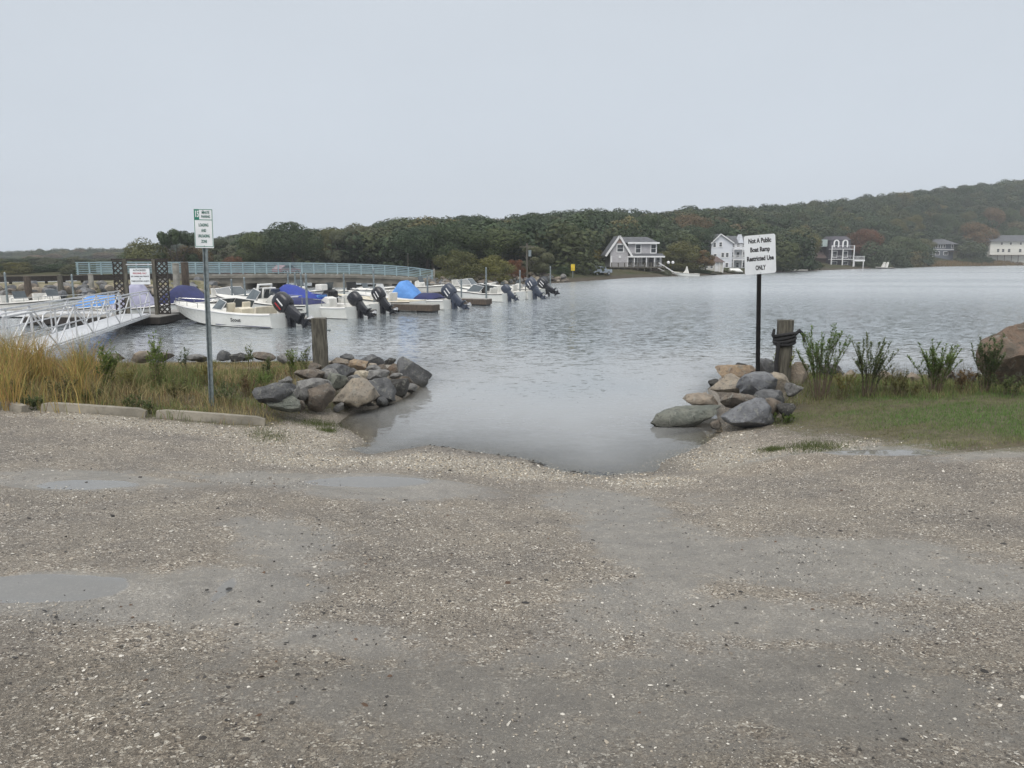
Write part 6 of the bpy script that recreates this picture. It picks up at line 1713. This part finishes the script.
# 4 arched window house
D = 234.0; k = D / FX
t_ = thing('mansard_house', 'dark slate house with two white arched windows and a white balcony frame', 'house', wp(840, D, zy(269, D)))
X = lambda p: (p - 840) * k
Z = lambda p: (269 - p) * D / FZ
MB().box((0, 4, (Z(249.2) - 2) / 2), (X(851) - X(829), 8, Z(249.2) + 2)).build('wall', M['house_slate'], t_)
mb = MB(); mb.loft([[Vector((X(840) + sx * w_, 4 + sy * d_, z_)) for sx, sy in ((-1, -1), (1, -1), (1, 1), (-1, 1))] for w_, d_, z_ in ((3.15, 4.05, Z(249.2)), (2.85, 3.75, Z(240.6)), (3.05, 3.95, Z(240.2)), (2.0, 2.6, Z(236.2)))]); mb.build('mansard_roof', M['house_slate'], t_)
MB().box((0, 4, Z(236.4)), (4.2, 5.4, .25)).build('roof_cap', M['roof_grey'], t_)
for x in (835.6, 844.4): window(t_, X(x), Z(243.9), 1.75, 2.5, .12, True)
for x in (834.5, 845): window(t_, X(x), Z(254.3), 1.5, 2.0, 0)
for x in (834.5, 845.5): window(t_, X(x), Z(264.5), 1.7, 1.9, 0)
for z in (249.2, 259.4):
    o = MB().box((0, -.9, Z(z)), (X(851.6) - X(828.4), 2.0, .16)).build('balcony', M['trim'], t_)
    mb = MB(); mb.box((0, -1.86, Z(z) + 1.0), (X(851.4) - X(828.6), .07, .08))
    for q in range(14): mb.box((X(829) + q * (X(851) - X(829)) / 13, -1.86, Z(z) + .55), (.03, .04, .85))
    mb.build('railing', M['trim'], o)
for x in (829, 840, 851): MB().box((X(x), -1.8, (Z(245.5 if x != 840 else 249.4) - 1.5) / 2), (.26, .24, Z(245.5 if x != 840 else 249.4) + 1.5)).build('porch_post', M['trim'], t_)
MB().box((X(825.4), 3, (Z(239.5) + Z(246.5)) / 2), (X(828.6) - X(822.2), 3, Z(239.5) - Z(246.5))).build('glazed_turret', simple('pale_green_glazing', (.40, .47, .45), (.3, .37, .36), 2, .3), t_)
MB().box((X(820), 5, (Z(257.5) - 2) / 2), (X(828.8) - X(812), 6, Z(257.5) + 2)).build('side_wing', M['wood_brown'], t_)
mb = MB(); mb.prism([(1.3, Z(258.2)), (5, Z(251.2)), (8.6, Z(258.2))], 'x', X(811.5), X(828.9)); mb.build('wing_roof', M['roof_brown'], t_)
o = MB().box((X(858.5), 1, Z(260.5)), (X(864) - X(852.4), 3, .5)).build('side_deck', M['trim'], t_)
mb = MB(); mb.box((X(858.5), -.45, Z(256.3)), (X(864) - X(853), .08, .1))
for q in range(10): mb.box((X(853.3) + q * (X(863.7) - X(853.3)) / 9, -.45, (Z(260) + Z(256.3)) / 2), (.09, .06, Z(256.3) - Z(260)))
for q in (854, 863): mb.box((X(q), -.4, Z(261) / 2 - 1), (.2, .2, Z(261) + 2))
mb.build('railing', M['trim'], o)
# 5 hip roofed grey house
D = 328.0; k = D / FX
t_ = thing('hip_roofed_house', 'small blue grey house with a hip roof among brown trees at the far shore', 'house', wp(943, D, zy(258.5, D)))
X = lambda p: (p - 943) * k
Z = lambda p: (258.5 - p) * D / FZ
MB().box((0, 5, (Z(244) - 4) / 2), (X(954) - X(932.8), 9, Z(244) + 4)).build('wall', M['house_blue'], t_)
hip(X(930.8), X(956.5), -1, 11, Z(244.2), Z(239), X(938), X(949), 5).build('roof', M['roof_grey'], t_)
for x in (936.3, 938.8, 941.3, 943.8, 952): window(t_, X(x), Z(246.3), 1.0, 1.5, .5)
for x in (937.5, 946): window(t_, X(x), Z(253.2), 2.0, 1.6, .5)
mb = MB(); mb.box((0, .42, Z(249.6)), (X(954) - X(932.8), .1, .3)); mb.box((X(933.2), .42, Z(251)), (.35, .1, 5.5)); mb.build('white_trim', M['trim'], t_)
MB().box((X(952), -.5, Z(251.5)), (X(957) - X(948), 2, .25)).build('side_deck', M['wood_brown'], t_)
# 6 long cream house
D = 340.0; k = D / FX
t_ = thing('cream_house', 'long cream two storey house at the right edge of the far shore', 'house', wp(1018, D, zy(256.5, D)), R(0))
X = lambda p: (p - 1018) * k
Z = lambda p: (256.5 - p) * D / FZ
MB().box((0, 5, (Z(241.3) - 4) / 2), (X(1046) - X(990), 9, Z(241.3) + 4)).build('wall', M['house_cream'], t_)
mb = MB(); mb.prism([(-.6, Z(241.6)), (5, Z(235)), (10.6, Z(241.6))], 'x', X(989), X(1047)); mb.build('roof', M['roof_grey'], t_)
for x in (998, 1003, 1009, 1020, 1030, 1040): window(t_, X(x), Z(250.5), 1.35, 1.6, .5, trim='house_cream')
for x in (1001, 1010, 1020, 1031, 1041): window(t_, X(x), Z(243.6), 1.1, 1.3, .5, trim='house_cream')
mb = MB(); mb.box((X(1010), -.8, Z(255.3)), (X(1036) - X(994), 2.4, .3))
for q in range(7): mb.box((X(995) + q * 3, -1.8, Z(255.3) / 2 - 2), (.2, .2, Z(255.3) + 4))
mb.build('long_deck', M['wood_brown'], t_)

# ------------------------------------------------------------------ small things on the far shore
b = boat('white centre console boat lying at the shore right of the gabled grey house', 0, 0, 4.8, 1.9, .45, .75, head=R(180), base=wp(699, 138), group=None)
mb = MB(); mb.prism([(1.7, .4), (2.8, .4), (2.3, 1.05), (2.1, 1.75), (1.9, 1.05)], 'y', -.35, .35); mb.build('console', M['white_deck'], b)
b = boat('dark low boat with two white seats moored below the rusty orange tree', 0, 0, 5.4, 1.9, .3, .45, head=R(180), hull=M['wood_dark'], base=wp(894, 236), group=None)
for q in (1.9, 2.9): mb = MB(); mb.prism([(q, .35), (q + .7, .35), (q + .35, 1.05), (q - .1, 2.0), (q - .3, 1.9)], 'y', -.5, .5); mb.build('seat', M['white_deck'], b)
t_ = thing('dinghy', 'small white dinghy lying upside down on the grass below the white house', 'dinghy', wp(730, 157, hz1(730, 157)), R(8))
hull_parts(t_, 2.9, 1.2, .4, .5, M['white_gel'], M['white_deck']); t_.rotation_euler = (PI, 0, R(8)); t_.location.z += .55
dock('low pale floating dock at the far shore left of the flagpole', wp(790, 183.5), wp(806, 186), 1.6, .5, .3, edge=M['dock_deck'])
def pole(name, label, cat, px, D, yt, r0, arm=True, m='wood_old', yb=None):
    zb_ = hz1(px, D) - .2; t_ = thing(name, label, cat, wp(px, D, zb_)); h = zy(yt, D) - zb_
    MB().tube([(0, 0, -.5), (0, 0, h)], [r0, r0 * .7], 8).build('shaft', M[m], t_, True)
    if arm:
        MB().box((0, -.1, h - .5), (2.0, .1, .12)).build('crossarm', M[m], t_)
        MB().tube([(.35, -.2, h - 1.7), (.35, -.2, h - .9)], .2, 10).build('transformer', M['galv'], t_)
    else:
        MB().tube([(0, 0, h), (0, 0, h + .08), (0, 0, h + .2)], [.12, .12, .03], 8).build('finial', M['trim'], t_)
pole('utility_pole', 'utility pole standing among the bushes above the row of outboards', 'utility pole', 527, 99.5, 243, .16)
pole('flagpole', 'bare white flagpole left of the arched window house', 'flagpole', 811, 198, 240, .12, False, 'trim')
pole('lamp_post', 'thin pole with a small white top at the right end of the bridge', 'lamp post', 408, 119, 254, .09, False)
D = 109.0; t_ = thing('road_sign', 'small yellow sign left of the silver pickup', 'sign', wp(573, D, hz1(573, D)))
MB().box((0, 0, .9), (.07, .05, 2.0)).build('post', M['galv'], t_)
plate(.55, .9, .02, .05).build('sign_panel', M['yellow'], t_, loc=(0, -.05, zy(267.5, D) - hz1(573, D)))
def lamp(label, px, D, yt, grp=None):
    zb_ = hz1(px, D); t_ = thing('globe_lamp', label, 'lamp', wp(px, D, zb_), 0, grp); h = zy(yt, D) - zb_
    MB().tube([(0, 0, -.2), (0, 0, h)], .06, 6).build('shaft', M['black'], t_)
    MB().tube([(0, 0, h + .28 * (1 - math.cos(a)) - .02) for a in [PI * j / 8 for j in range(9)]], [max(.02, .28 * math.sin(PI * j / 8)) for j in range(9)], 10).build('globe', M['trim'], t_, True)
lamp('left one of two white globe lamps right of the gabled grey house', 668.5, 139, 264)
lamp('right one of two white globe lamps right of the gabled grey house', 673, 139, 264)
